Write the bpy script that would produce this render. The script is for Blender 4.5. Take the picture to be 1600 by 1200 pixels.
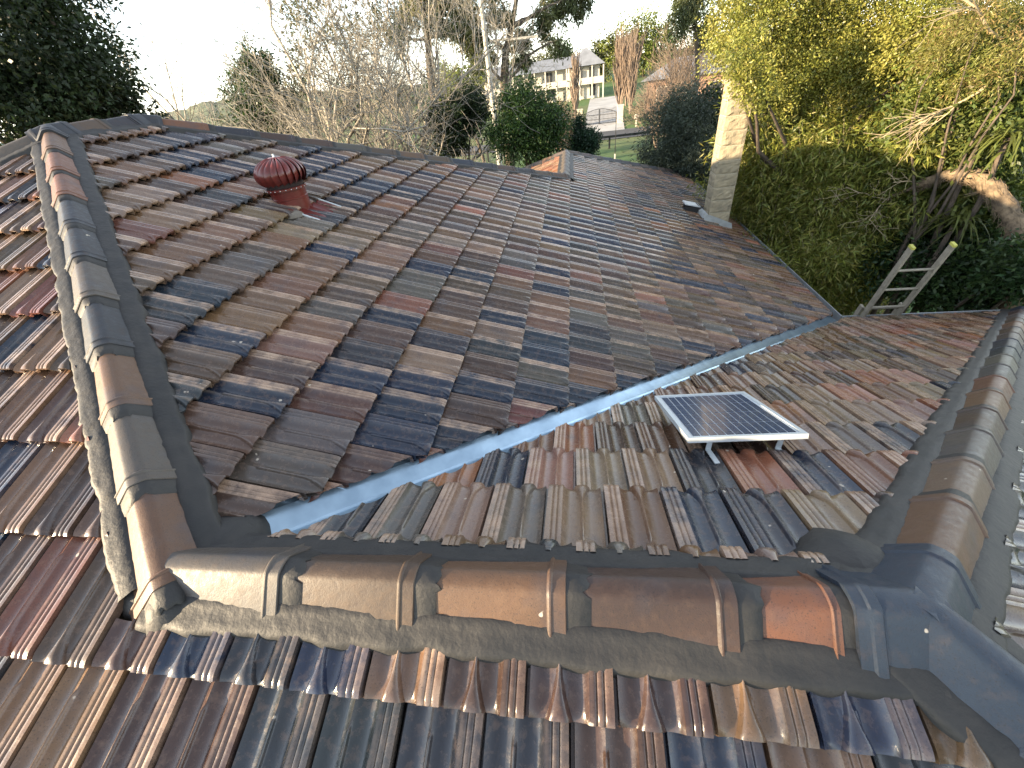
import bpy, math, random
import numpy as np
from mathutils import Matrix, Vector

# ------------------------------------------------------------------ camera, sky, sun, exposure
for o in list(bpy.data.objects):
    bpy.data.objects.remove(o)
scene = bpy.context.scene
COL = scene.collection
random.seed(7)
rng = np.random.default_rng(7)

FPX = 632.815                                   # focal length in pixels of a 1600 px wide frame
CAM = np.array([1.27591, -0.51675, 1.14628])    # eye, metres; origin is the left end of the low front ridge
CR = np.array([0.98728252, 0.11380045, -0.11100759])
CU = np.array([0.01807356, 0.61339430, 0.78957000])
CF = np.array([-0.15794484, 0.78153496, -0.60353669])
cam_data = bpy.data.cameras.new('camera')
cam_data.sensor_width = 36.0
cam_data.lens = FPX / 1600 * 36
cam_data.clip_start = 0.02
cam_data.clip_end = 6000
cam = bpy.data.objects.new('camera', cam_data)
COL.objects.link(cam)
cam.matrix_world = Matrix((
    (CR[0], CU[0], -CF[0], CAM[0]),
    (CR[1], CU[1], -CF[1], CAM[1]),
    (CR[2], CU[2], -CF[2], CAM[2]),
    (0, 0, 0, 1)))
scene.camera = cam

SUN_PHI, SUN_EL = math.radians(27), math.radians(9.8)
SUN = Vector((-math.cos(SUN_EL) * math.cos(SUN_PHI), -math.cos(SUN_EL) * math.sin(SUN_PHI), math.sin(SUN_EL)))
world = bpy.data.worlds.new('World')
scene.world = world
world.use_nodes = True
wn = world.node_tree
sky = wn.nodes.new('ShaderNodeTexSky')
sky.sky_type = 'NISHITA'
sky.sun_disc = False
sky.sun_elevation = SUN_EL
sky.sun_rotation = math.atan2(SUN.x, SUN.y)
sky.altitude = 100
sky.air_density = 1.0
sky.dust_density = 0.0
sky.ozone_density = 2.0
hsv = wn.nodes.new('ShaderNodeHueSaturation')       # thin high cloud veil: the same paler sky all round
hsv.inputs['Saturation'].default_value = 0.40
hsv.inputs['Value'].default_value = 1.15
wn.links.new(sky.outputs[0], hsv.inputs['Color'])
wn.links.new(hsv.outputs[0], wn.nodes['Background'].inputs[0])
wn.nodes['Background'].inputs[1].default_value = 0.15

sun_data = bpy.data.lights.new('sun', 'SUN')
sun_data.energy = 5.0
sun_data.angle = math.radians(0.6)
sun_data.color = (1.0, 0.78, 0.50)
sun = bpy.data.objects.new('sun', sun_data)
COL.objects.link(sun)
sun.rotation_euler = SUN.to_track_quat('Z', 'Y').to_euler()

vs = scene.view_settings
vs.view_transform = 'Standard'
vs.look = 'None'
vs.gamma = 1.0
vs.exposure = 2.15
vs.use_curve_mapping = False

# ------------------------------------------------------------------ helpers
WM = {}

def ray(px, py):
    return CF + CR * (px - 800) / FPX - CU * (py - 600) / FPX

def at(px, py, d):
    """point seen at photo pixel (px, py), d metres away measured on the flat"""
    v = ray(px, py)
    return CAM + v * d / math.hypot(v[0], v[1])

def polar(px, py, d, z):
    """ground point in the direction of a photo pixel at a given flat distance"""
    p = at(px, py, d)
    return np.array([p[0], p[1], z])

def tag(o, label=None, cat=None, group=None, kind=None):
    if label: o['label'] = label
    if cat: o['category'] = cat
    if group: o['group'] = group
    if kind: o['kind'] = kind
    return o

def link(o, parent=None, world_m=None):
    COL.objects.link(o)
    m = world_m if world_m is not None else Matrix.Identity(4)
    WM[o.name] = m
    if parent is not None:
        o.parent = parent
        o.matrix_parent_inverse = WM[parent.name].inverted()
    o.matrix_basis = m
    return o

def thing(name, loc, label, cat, group=None, rz=0.0):
    o = bpy.data.objects.new(name, None)
    o.empty_display_size = 0.2
    m = Matrix.Translation(Vector(loc)) @ Matrix.Rotation(rz, 4, 'Z')
    link(o, None, m)
    return tag(o, label, cat, group)

def np_mesh(name, V, faces, mats=(), uv=None, colr=None, smooth=False, sharp=None, matidx=None):
    """V (n,3); faces: array (m,k) or list of index tuples; uv/colr per vertex"""
    me = bpy.data.meshes.new(name)
    V = np.asarray(V, dtype=np.float32)
    if isinstance(faces, np.ndarray):
        m, k = faces.shape
        me.vertices.add(len(V)); me.loops.add(m * k); me.polygons.add(m)
        me.vertices.foreach_set('co', V.ravel())
        me.loops.foreach_set('vertex_index', faces.astype(np.int32).ravel())
        me.polygons.foreach_set('loop_start', np.arange(0, m * k, k, dtype=np.int32))
        li = faces.astype(np.int32).ravel()
    else:
        me.from_pydata(V.tolist(), [], faces)
        li = np.zeros(len(me.loops), dtype=np.int32)
        me.loops.foreach_get('vertex_index', li)
    if uv is not None:
        l = me.uv_layers.new(name='UVMap')
        l.data.foreach_set('uv', np.asarray(uv, dtype=np.float32)[li].ravel())
    if colr is not None:
        a = me.color_attributes.new('tcol', 'FLOAT_COLOR', 'POINT')
        a.data.foreach_set('color', np.asarray(colr, dtype=np.float32).ravel())
    for mt in mats:
        me.materials.append(mt)
    if matidx is not None:
        me.polygons.foreach_set('material_index', np.asarray(matidx, dtype=np.int32))
    me.update(calc_edges=True)
    me.validate()
    me.polygons.foreach_set('use_smooth', np.full(len(me.polygons), bool(smooth)))
    if smooth and sharp:
        me.set_sharp_from_angle(angle=math.radians(sharp))
    return me

class MB:
    """collects simple shapes into one mesh"""
    def __init__(s):
        s.v = []; s.f = []
    def poly(s, pts):
        n = len(s.v); s.v += [tuple(map(float, p)) for p in pts]; s.f.append(tuple(range(n, n + len(pts))))
    def add(s, pts, faces):
        n = len(s.v); s.v += [tuple(map(float, p)) for p in pts]; s.f += [tuple(i + n for i in f) for f in faces]
    def box(s, c, d, rz=0.0, m=None):
        hx, hy, hz = d[0] / 2, d[1] / 2, d[2] / 2
        P = [Vector((x, y, z)) for x in (-hx, hx) for y in (-hy, hy) for z in (-hz, hz)]
        R = Matrix.Rotation(rz, 3, 'Z') if m is None else m
        P = [R @ p + Vector(c) for p in P]
        s.add(P, [(0, 1, 3, 2), (4, 6, 7, 5), (0, 4, 5, 1), (2, 3, 7, 6), (0, 2, 6, 4), (1, 5, 7, 3)])
    def bar(s, a, b, w, h, up=(0, 0, 1)):
        a = Vector(a); b = Vector(b); d = (b - a)
        L = d.length; d.normalize()
        sd = d.cross(Vector(up)); sd.normalize(); u = sd.cross(d)
        R = Matrix((sd, d, u)).transposed()
        s.box((a + b) / 2, (w, L, h), m=R)
    def tube(s, pts, radii, n=8, cap=True):
        pts = [Vector(p) for p in pts]
        if not hasattr(radii, '__len__'): radii = [radii] * len(pts)
        base = len(s.v)
        ref = Vector((0.31, 0.17, 0.93))
        for i, p in enumerate(pts):
            d = (pts[min(i + 1, len(pts) - 1)] - pts[max(i - 1, 0)]).normalized()
            x = d.cross(ref)
            if x.length < 1e-3: x = d.cross(Vector((1, 0, 0)))
            x.normalize(); y = d.cross(x)
            for k in range(n):
                a = 2 * math.pi * k / n
                s.v.append(tuple(p + (x * math.cos(a) + y * math.sin(a)) * radii[i]))
        for i in range(len(pts) - 1):
            for k in range(n):
                a = base + i * n + k; b = base + i * n + (k + 1) % n
                s.f.append((a, b, b + n, a + n))
        if cap:
            s.f.append(tuple(base + k for k in range(n))[::-1])
            s.f.append(tuple(base + (len(pts) - 1) * n + k for k in range(n)))
    def lathe(s, prof, c=(0, 0, 0), n=24):
        base = len(s.v)
        for r, z in prof:
            for k in range(n):
                a = 2 * math.pi * k / n
                s.v.append((c[0] + r * math.cos(a), c[1] + r * math.sin(a), c[2] + z))
        for i in range(len(prof) - 1):
            for k in range(n):
                a = base + i * n + k; b = base + i * n + (k + 1) % n
                s.f.append((a, b, b + n, a + n))
    def build(s, name, mat, parent=None, smooth=False, sharp=35, m=None, color=None):
        me = np_mesh(name, np.array(s.v), s.f, [mat] if mat else [], smooth=smooth, sharp=sharp)
        o = bpy.data.objects.new(name, me)
        if color is not None: o.color = color
        return link(o, parent, m)

def obj(name, me, parent=None, m=None, color=None):
    o = bpy.data.objects.new(name, me)
    if color is not None: o.color = color
    return link(o, parent, m)

# ------------------------------------------------------------------ materials
def new_mat(name):
    m = bpy.data.materials.new(name)
    m.use_nodes = True
    nt = m.node_tree
    return m, nt, nt.nodes['Principled BSDF']

def N(nt, typ, **kw):
    n = nt.nodes.new(typ)
    for k, v in kw.items():
        if k in n.bl_rna.properties.keys(): setattr(n, k, v)
        else: n.inputs[k].default_value = v
    return n

def pos_noise(nt, scale, detail=3, rough=0.55, vec=None):
    n = N(nt, 'ShaderNodeTexNoise', Scale=scale, Detail=detail, Roughness=rough)
    if vec is None:
        g = nt.nodes.get('geo')
        if g is None:
            g = nt.nodes.new('ShaderNodeNewGeometry'); g.name = 'geo'
        vec = g.outputs['Position']
    nt.links.new(vec, n.inputs['Vector'])
    return n.outputs['Fac']

def ramp(nt, fac, p0, p1, c0=(0, 0, 0, 1), c1=(1, 1, 1, 1)):
    r = nt.nodes.new('ShaderNodeValToRGB')
    e = r.color_ramp.elements
    e[0].position = p0; e[1].position = p1; e[0].color = c0; e[1].color = c1
    nt.links.new(fac, r.inputs[0])
    return r.outputs[0]

def mix(nt, fac, a, b, mode='MIX'):
    n = nt.nodes.new('ShaderNodeMix'); n.data_type = 'RGBA'; n.blend_type = mode
    for i, v in ((0, fac), (6, a), (7, b)):
        if hasattr(v, 'is_linked') or isinstance(v, bpy.types.NodeSocket): nt.links.new(v, n.inputs[i])
        else: n.inputs[i].default_value = v if i == 0 or len(v) == 4 else (*v, 1)
    return n.outputs[2]

def math_n(nt, op, a, b=None):
    n = nt.nodes.new('ShaderNodeMath'); n.operation = op
    for i, v in ((0, a), (1, b)):
        if v is None: continue
        if isinstance(v, bpy.types.NodeSocket): nt.links.new(v, n.inputs[i])
        else: n.inputs[i].default_value = v
    return n.outputs[0]

def bump(nt, bsdf, h, strength=0.3, dist=0.01):
    b = N(nt, 'ShaderNodeBump', Strength=strength, Distance=dist)
    nt.links.new(h, b.inputs['Height']); nt.links.new(b.outputs[0], bsdf.inputs['Normal'])

def clay_mat(name, from_attr, cap=False):
    """weathered salt glazed terracotta; base colour and wear come with each piece"""
    m, nt, b = new_mat(name)
    L = nt.links.new
    if from_attr:
        a = nt.nodes.new('ShaderNodeAttribute'); a.attribute_name = 'tcol'
        base, wear = a.outputs['Color'], a.outputs['Alpha']
    else:
        a = nt.nodes.new('ShaderNodeObjectInfo')
        base, wear = a.outputs['Color'], a.outputs['Alpha']
    n1 = pos_noise(nt, 7.0, 4)
    n2 = pos_noise(nt, 38.0, 4, 0.65)
    n3 = pos_noise(nt, 260.0, 2)
    # kiln flashing: smoky blue and warm brown clouds inside one piece
    c = mix(nt, math_n(nt, 'MULTIPLY', ramp(nt, n1, 0.5, 0.72), 0.45), base, (0.040, 0.045, 0.058))
    c = mix(nt, math_n(nt, 'MULTIPLY', ramp(nt, n2, 0.5, 0.75), 0.15 if cap else 0.4), c, (0.20, 0.125, 0.085))
    if not cap:
        uvn = nt.nodes.new('ShaderNodeUVMap')
        sp = nt.nodes.new('ShaderNodeSeparateXYZ'); L(uvn.outputs[0], sp.inputs[0])
        u, v = sp.outputs[0], sp.outputs[1]
        rib = ramp(nt, u, 0.148, 0.152)
        mp = nt.nodes.new('ShaderNodeMapping'); mp.inputs['Scale'].default_value = (0.5, 1, 1)
        worn = ramp(nt, pos_noise(nt, 13.0, 6, 0.62), 0.32, 0.62)
        f = math_n(nt, 'MULTIPLY', math_n(nt, 'MULTIPLY', rib, worn), wear)
        c = mix(nt, f, c, mix(nt, n1, (0.40, 0.29, 0.20), (0.28, 0.165, 0.11)))
        # the roll crest wears paler too
        d = math_n(nt, 'ABSOLUTE', math_n(nt, 'SUBTRACT', u, 0.079))
        crest = ramp(nt, d, 0.0, 0.012, (1, 1, 1, 1), (0, 0, 0, 1))
        f2 = math_n(nt, 'MULTIPLY', math_n(nt, 'MULTIPLY', crest, worn), math_n(nt, 'MULTIPLY', wear, 0.45))
        c = mix(nt, f2, c, (0.30, 0.225, 0.165))
    # dark pitting, rare pale lichen
    pit = ramp(nt, n3, 0.33, 0.40, (1, 1, 1, 1), (0, 0, 0, 1))
    c = mix(nt, math_n(nt, 'MULTIPLY', pit, 0.55), c, (0.02, 0.018, 0.016))
    lich = ramp(nt, pos_noise(nt, 21.0, 2, 0.4), 0.775, 0.79)
    c = mix(nt, math_n(nt, 'MULTIPLY', lich, 0.8), c, (0.52, 0.45, 0.36))
    L(c, b.inputs['Base Color'])
    r0, r1 = (0.40, 0.66) if cap else (0.15, 0.36)
    r = ramp(nt, n2, 0.3, 0.75, (r0, r0, r0, 1), (r1, r1, r1, 1))
    L(r, b.inputs['Roughness'])
    b.inputs['Specular IOR Level'].default_value = 0.4 if cap else 0.5
    h = math_n(nt, 'ADD', math_n(nt, 'MULTIPLY', n3, 0.35), n2)
    bump(nt, b, h, 0.30 if cap else 0.16, 0.004)
    return m

def simple_mat(name, c, rough=0.6, metal=0.0, var=0.25, scale=8.0, c2=None, bumpy=0.0, spec=0.5, bscale=None):
    m, nt, b = new_mat(name)
    n1 = pos_noise(nt, scale, 4)
    if c2 is None: c2 = tuple(x * (1 - var) for x in c)
    nt.links.new(mix(nt, ramp(nt, n1, 0.35, 0.65), c, c2), b.inputs['Base Color'])
    b.inputs['Roughness'].default_value = rough
    b.inputs['Metallic'].default_value = metal
    b.inputs['Specular IOR Level'].default_value = spec
    if bumpy: bump(nt, b, pos_noise(nt, bscale or scale * 6, 3), bumpy, 0.01)
    return m

def leaf_mat(name, gloss=0.45, trans=0.3):
    m, nt, b = new_mat(name)
    a = nt.nodes.new('ShaderNodeAttribute'); a.attribute_name = 'tcol'
    nt.links.new(a.outputs['Color'], b.inputs['Base Color'])
    b.inputs['Roughness'].default_value = gloss
    b.inputs['Specular IOR Level'].default_value = 0.35
    t = nt.nodes.new('ShaderNodeBsdfTranslucent')
    nt.links.new(mix(nt, 1.0, a.outputs['Color'], (1.15, 1.1, 0.6), 'MULTIPLY'), t.inputs[0])
    mx = nt.nodes.new('ShaderNodeMixShader'); mx.inputs[0].default_value = trans
    nt.links.new(b.outputs[0], mx.inputs[1]); nt.links.new(t.outputs[0], mx.inputs[2])
    nt.links.new(mx.outputs[0], nt.nodes['Material Output'].inputs[0])
    return m

M = {}
M['tile'] = clay_mat('tile_clay', False)
M['tile_s'] = clay_mat('tile_clay_field', True)
M['cap'] = clay_mat('cap_clay', False, cap=True)
M['mortar'] = simple_mat('flexible_pointing', (0.034, 0.0315, 0.029), 0.62, c2=(0.023, 0.0225, 0.022), scale=11, bumpy=0.3, bscale=45, spec=0.35)
M['under'] = simple_mat('roof_underlay', (0.02, 0.018, 0.016), 0.9)
M['hidden_roof'] = simple_mat('far_roof_clay', (0.12, 0.075, 0.055), 0.6, c2=(0.06, 0.05, 0.05), scale=4)
M['valley'] = simple_mat('valley_steel', (0.40, 0.53, 0.63), 0.30, metal=0.7, c2=(0.27, 0.37, 0.46), scale=6, bumpy=0.15, bscale=14)  # the sky's blue reflection is tinted into the steel colour
M['gutter'] = simple_mat('gutter_steel', (0.33, 0.35, 0.36), 0.4, metal=0.3, scale=5)
M['fascia'] = simple_mat('fascia_paint', (0.30, 0.27, 0.23), 0.6)
M['brickwall'] = simple_mat('house_brick', (0.28, 0.17, 0.12), 0.85, scale=20, bumpy=0.4)
M['stone'] = simple_mat('chimney_block', (0.33, 0.28, 0.19), 0.9, c2=(0.22, 0.19, 0.135), scale=9, bumpy=0.8, bscale=40, spec=0.2)
M['stone_mortar'] = simple_mat('chimney_mortar', (0.42, 0.38, 0.29), 0.95, scale=30)
M['lead'] = simple_mat('lead_flashing', (0.36, 0.38, 0.38), 0.5, metal=0.4, scale=12, bumpy=0.3)
M['vent_red'] = simple_mat('vent_red_paint', (0.115, 0.018, 0.014), 0.28, var=0.2, scale=12)
M['vent_dark'] = simple_mat('vent_inside', (0.02, 0.008, 0.007), 0.7)
M['alu'] = simple_mat('aluminium', (0.55, 0.59, 0.60), 0.38, metal=0.25, var=0.08, scale=10)
M['ladder'] = simple_mat('ladder_aluminium', (0.30, 0.27, 0.21), 0.6, metal=0.1, var=0.3, scale=14)
M['ladder_cap'] = simple_mat('ladder_end_cap', (0.50, 0.48, 0.10), 0.6)  # sunlit yellow of the rail tops is put into this colour
M['black'] = simple_mat('black_paint', (0.012, 0.012, 0.014), 0.5)
M['bark'] = simple_mat('bark_brown', (0.10, 0.075, 0.055), 0.95, c2=(0.05, 0.04, 0.03), scale=9, bumpy=0.9, bscale=30)
M['bark_fibre'] = simple_mat('bark_fibrous', (0.22, 0.16, 0.10), 0.95, c2=(0.08, 0.058, 0.038), scale=11, bumpy=1.0, bscale=35)
M['bare'] = simple_mat('bare_twig_pale', (0.34, 0.31, 0.26), 0.9, c2=(0.15, 0.135, 0.11), scale=3)
M['bare_brown'] = simple_mat('bare_twig_brown', (0.21, 0.155, 0.115), 0.9, c2=(0.13, 0.10, 0.08), scale=1)
M['twig_straw'] = simple_mat('dry_twig_straw', (0.42, 0.34, 0.22), 0.85, c2=(0.25, 0.20, 0.13), scale=3)
M['leaf'] = leaf_mat('leaf', 0.45, 0.36)
M['leaf_matte'] = leaf_mat('leaf_matte', 0.65, 0.2)
M['white'] = simple_mat('white_paint', (0.46, 0.43, 0.37), 0.7, var=0.08, scale=0.6)
M['slate'] = simple_mat('grey_roof_sheet', (0.20, 0.21, 0.23), 0.6, var=0.25, scale=0.8)
M['glass'] = simple_mat('window_glass', (0.05, 0.055, 0.06), 0.08, var=0.2, scale=0.5)
M['concrete'] = simple_mat('pale_concrete', (0.40, 0.39, 0.37), 0.85, scale=0.5, bumpy=0.2)
M['asphalt'] = simple_mat('asphalt', (0.055, 0.056, 0.06), 0.85, scale=0.7, bumpy=0.2)
M['pole'] = simple_mat('pole_timber_grey', (0.42, 0.40, 0.36), 0.85, scale=2)
M['sandstone'] = simple_mat('pillar_sandstone', (0.50, 0.45, 0.35), 0.9, scale=1.5)
M['dab'] = simple_mat('mortar_dab', (0.17, 0.145, 0.115), 0.9, c2=(0.11, 0.095, 0.08), scale=16, bumpy=0.6, bscale=60)
M['paint_line'] = simple_mat('road_line_white', (0.7, 0.7, 0.68), 0.7)

def ground_mat():
    m, nt, b = new_mat('ground_grass')
    n1 = pos_noise(nt, 0.12, 5); n2 = pos_noise(nt, 3.0, 4)
    c = mix(nt, ramp(nt, n1, 0.42, 0.6), (0.055, 0.12, 0.018), (0.10, 0.115, 0.03))
    c = mix(nt, ramp(nt, n2, 0.45, 0.7), c, (0.035, 0.07, 0.012))
    nt.links.new(c, b.inputs['Base Color']); b.inputs['Roughness'].default_value = 0.9
    bump(nt, b, n2, 0.6, 0.05)
    return m
M['ground'] = ground_mat()

def hill_mat(name, c1, c2, scale):
    m, nt, b = new_mat(name)
    v = N(nt, 'ShaderNodeTexVoronoi', Scale=scale)
    g = nt.nodes.new('ShaderNodeNewGeometry'); nt.links.new(g.outputs['Position'], v.inputs['Vector'])
    nt.links.new(mix(nt, ramp(nt, v.outputs['Distance'], 0.1, 0.8), c1, c2), b.inputs['Base Color'])
    b.inputs['Roughness'].default_value = 0.95
    return m
M['hill'] = hill_mat('hill_woodland', (0.13, 0.15, 0.07), (0.06, 0.08, 0.04), 0.08)
M['mountain'] = hill_mat('mountain_woodland', (0.045, 0.075, 0.09), (0.03, 0.05, 0.07), 0.02)  # blue of the distant air is put into the woodland colour

# ------------------------------------------------------------------ terrain
YB = [-1500, -300, -60, -20, 12, 20, 30, 45, 50, 62, 66, 80, 100, 120, 160, 260, 420, 700, 1200, 2500, 4500]
ZB = [-4.5, -4.5, -4.5, -4.5, -4.5, -4.9, -5.4, -5.95, -6.0, -5.95, -5.6, -5.0, -4.3, -3.7, -2.2, -1.5, -2.5, -5, -8, -12, -12]
def ground_z(y):
    return float(np.interp(y, YB, ZB))

xs = np.array([-4000, -1500, -600, -250, -120, -60, -30, -15, 0, 10, 20, 40, 80, 160, 400, 1200, 4000.])
ys = np.array(YB, dtype=float)
gx, gy = np.meshgrid(xs, ys)
gv = np.stack([gx.ravel(), gy.ravel(), np.interp(gy.ravel(), YB, ZB)], 1)
nx = len(xs)
gf = np.array([(j * nx + i, j * nx + i + 1, (j + 1) * nx + i + 1, (j + 1) * nx + i) for j in range(len(ys) - 1) for i in range(nx - 1)])
tag(obj('ground', np_mesh('ground', gv, gf, [M['ground']])), kind='structure')

def ground_strip(name, pts_l, pts_r, mat, lift, kind='structure', label=None):
    """sheet draped on the terrain between two plan outlines"""
    mb = MB()
    cuts = sorted(set(YB))
    n = 40
    L_ = [np.array(pts_l[0]) + (np.array(pts_l[1]) - np.array(pts_l[0])) * i / n for i in range(n + 1)]
    R_ = [np.array(pts_r[0]) + (np.array(pts_r[1]) - np.array(pts_r[0])) * i / n for i in range(n + 1)]
    k = 10
    for i in range(n):
        for j in range(k):
            q = []
            for (ii, jj) in ((i, j), (i, j + 1), (i + 1, j + 1), (i + 1, j)):
                p = L_[ii] + (R_[ii] - L_[ii]) * jj / k
                q.append((p[0], p[1], ground_z(p[1]) + lift))
            mb.poly(q)
    return tag(mb.build(name, mat), label, kind=kind)

# road across the view, driveway up to the white house
def pl2(az, d):
    a = math.radians(az)
    return (CAM[0] + d * math.sin(a), CAM[1] + d * math.cos(a))
ground_strip('road', (pl2(-60, 108), pl2(60, 119)), (pl2(-60, 119), pl2(60, 130)), M['asphalt'], 0.03) if False else None
ground_strip('road', ((-90, 53.0), (110, 55.0)), ((-90, 60.5), (110, 62.0)), M['asphalt'], 0.05)
ground_strip('road_marking', ((-90, 54.0), (110, 56.0)), ((-90, 54.15), (110, 56.15)), M['paint_line'], 0.09)
ground_strip('driveway', (pl2(1.2, 61.5), pl2(2.1, 98)), (pl2(6.1, 61.5), pl2(5.3, 98)), M['concrete'], 0.07)

# far hills
def hill(name, az0, az1, d, el_fn, mat, n=40, depth=300):
    mb = MB()
    for i in range(n):
        q = []
        for k in (i, i + 1):
            az = az0 + (az1 - az0) * k / n
            x, y = pl2(az, d); x2, y2 = pl2(az, d - depth); x3, y3 = pl2(az, d + depth)
            z = 1.1 + d * math.tan(math.radians(el_fn(az)))
            q.append(((x2, y2, -14), ((x + x2) / 2, (y + y2) / 2, -14 + (z + 14) * 0.62), (x, y, z), (x3, y3, -14)))
        for r in range(3):
            mb.poly((q[0][r], q[1][r], q[1][r + 1], q[0][r + 1]))
    return tag(mb.build(name, mat, smooth=True, sharp=180), kind='structure')
def bumps(az, seed=0.0):
    return 0.18 * math.sin(az * 1.9 + seed) + 0.1 * math.sin(az * 4.7 + seed) + 0.06 * math.sin(az * 11 + seed)
hill('hills', -75, -12, 750, lambda a: 0.25 + 1.15 * math.exp(-((a + 34) / 9.0) ** 2) + bumps(a) * 0.5, M['hill'], 120)
hill('mountain', -8, 22, 2600, lambda a: -0.1 + 1.1 * math.exp(-((a - 1.7) / 1.9) ** 2) + 0.4 * math.exp(-((a - 9) / 5.0) ** 2) + bumps(a, 2) * 0.15, M['mountain'], 90, 700)

# ------------------------------------------------------------------ the tiled roof: geometry of the slopes
A_, R_, B_, Q_, D_, T_ = 2.7703, 0.8717, 3.9004, 2.6920, 4.6598, 2.0422
m_ = 0.409595
th = math.atan(m_); c_, s_ = math.cos(th), math.sin(th)
W, G = 0.2071, 0.3136 / c_                      # tile cover width and gauge along the slope
J = np.array([0, 0, 0.]); T = np.array([T_, 0, 0.])
P1 = np.array([-A_, A_, m_ * A_]); P0 = P1 + [0, R_, 0]
V0 = P0 + np.array([1, 1, -m_]) * B_
Q = V0 + [0, Q_, 0]
ZE = -m_ * D_
CC = A_ - B_ + D_
K = Q + np.array([1, 1, -m_]) * CC
Nn = np.array([D_, D_, ZE]); Mm = np.array([T_ + D_, D_, ZE]); Mf = np.array([T_ + D_, -D_, ZE])
EW = A_ + D_
Wf = P1 + np.array([-1, -1, -m_]) * EW         # front-left eave corner
Wb = P0 + np.array([-1, 1, -m_]) * EW
VB = V0 + np.array([-1, 1, -m_]) * CC          # foot of the hidden valley
QB = Q + np.array([-1, 1, -m_]) * CC

house = thing('tiled_house', (0.0, 1.5, -4.5), 'house with hipped roof of weathered brown, blue and orange terracotta tiles under the viewer', 'house')

class Slope:
    def __init__(s, name, origin, U, Vd, poly, planes, mat='under'):
        s.name = name; s.o = np.array(origin, float); s.U = np.array(U, float); s.V = np.array(Vd, float)
        s.N = np.cross(s.U, s.V); s.planes = planes
        mb = MB(); mb.poly([np.array(p) - np.array([0, 0, 0.03]) for p in poly])
        s.ob = mb.build('roof_slope', M[mat], house)
        s.xy = [(p[0], p[1]) for p in poly]

VO = 0.076 * math.sqrt(2)                      # half width of the open valley, in plan
HO = 0.132 * math.sqrt(2)                      # tiles stop under the bedding: diagonal hips
HA = 0.136                                     # and level ridges
# half-planes (a, b, c): keep a x + b y + c > 0 ; chosen per tile by its centre
def plA(x, y):
    r = [(1, -1, 2 * A_ - HO)]
    if x < 0: r.append((-1, -1, -HO))
    elif x < T_ + 0.1: r.append((0, -1, -HA))
    if x > T_ - 0.3: r.append((-1, -1, T_ - HO))
    return r
def plC(x, y):
    r = [(-1, 1, -VO)]
    if y < A_ + 0.2: r.append((1, 1, -HO))
    if A_ - 0.3 < y < A_ + R_ + 0.3: r.append((1, 0, A_ - HA))
    yv, yq = V0[1], Q[1]
    if A_ + R_ - .2 < y < yv: r.append((1, -1, 2 * A_ + R_ - HO))
    elif y >= yv: r.append((1, 0, -V0[0] - HA))
    if y > yq - 0.3: r.append((1, -1, Q[1] - Q[0] - HO))
    r.append((-1, 0, D_ + 0.06))
    return r
def plB(x, y):
    return [(0, 1, -HA), (1, -1, -VO), (-1, 1, T_ - HO), (0, -1, D_ + 0.06)]
def plE(x, y):
    return [(1, -1, -T_ - HO), (1, 1, -T_ - HO), (-1, 0, T_ + D_ + 0.06)]
def plW(x, y):
    return [(-1, 0, V0[0] - HA), (1, 1, -(V0[0] + V0[1]) + VO), (-1, -1, Q[0] + Q[1] - HO), (1, 0, -V0[0] + 2.2)]

slopeA = Slope('front', J, (1, 0, 0), (0, c_, s_), [P1, Wf, Mf, T, J], plA)
slopeC = Slope('main', J, (0, 1, 0), (-c_, 0, s_), [P1, J, Nn, K, Q, V0, P0], plC)
slopeB = Slope('panel', J, (-1, 0, 0), (0, -c_, s_), [J, T, Mm, Nn], plB)
slopeE = Slope('end', T, (0, 1, 0), (-c_, 0, s_), [T, Mf, Mm], plE)
slopeW = Slope('wing west', V0, (0, -1, 0), (c_, 0, s_), [V0, VB, QB, Q], plW)
slopeL = Slope('west', P1, (0, -1, 0), (c_, 0, s_), [P1, P0, Wb, Wf], None, 'hidden_roof')
slopeF = Slope('back', P0, (-1, 0, 0), (0, -c_, s_), [P0, V0, VB, Wb], None, 'hidden_roof')
slopeR = Slope('wing back', Q, (-1, 0, 0), (0, -c_, s_), [Q, QB, K], None, 'hidden_roof')

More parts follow.
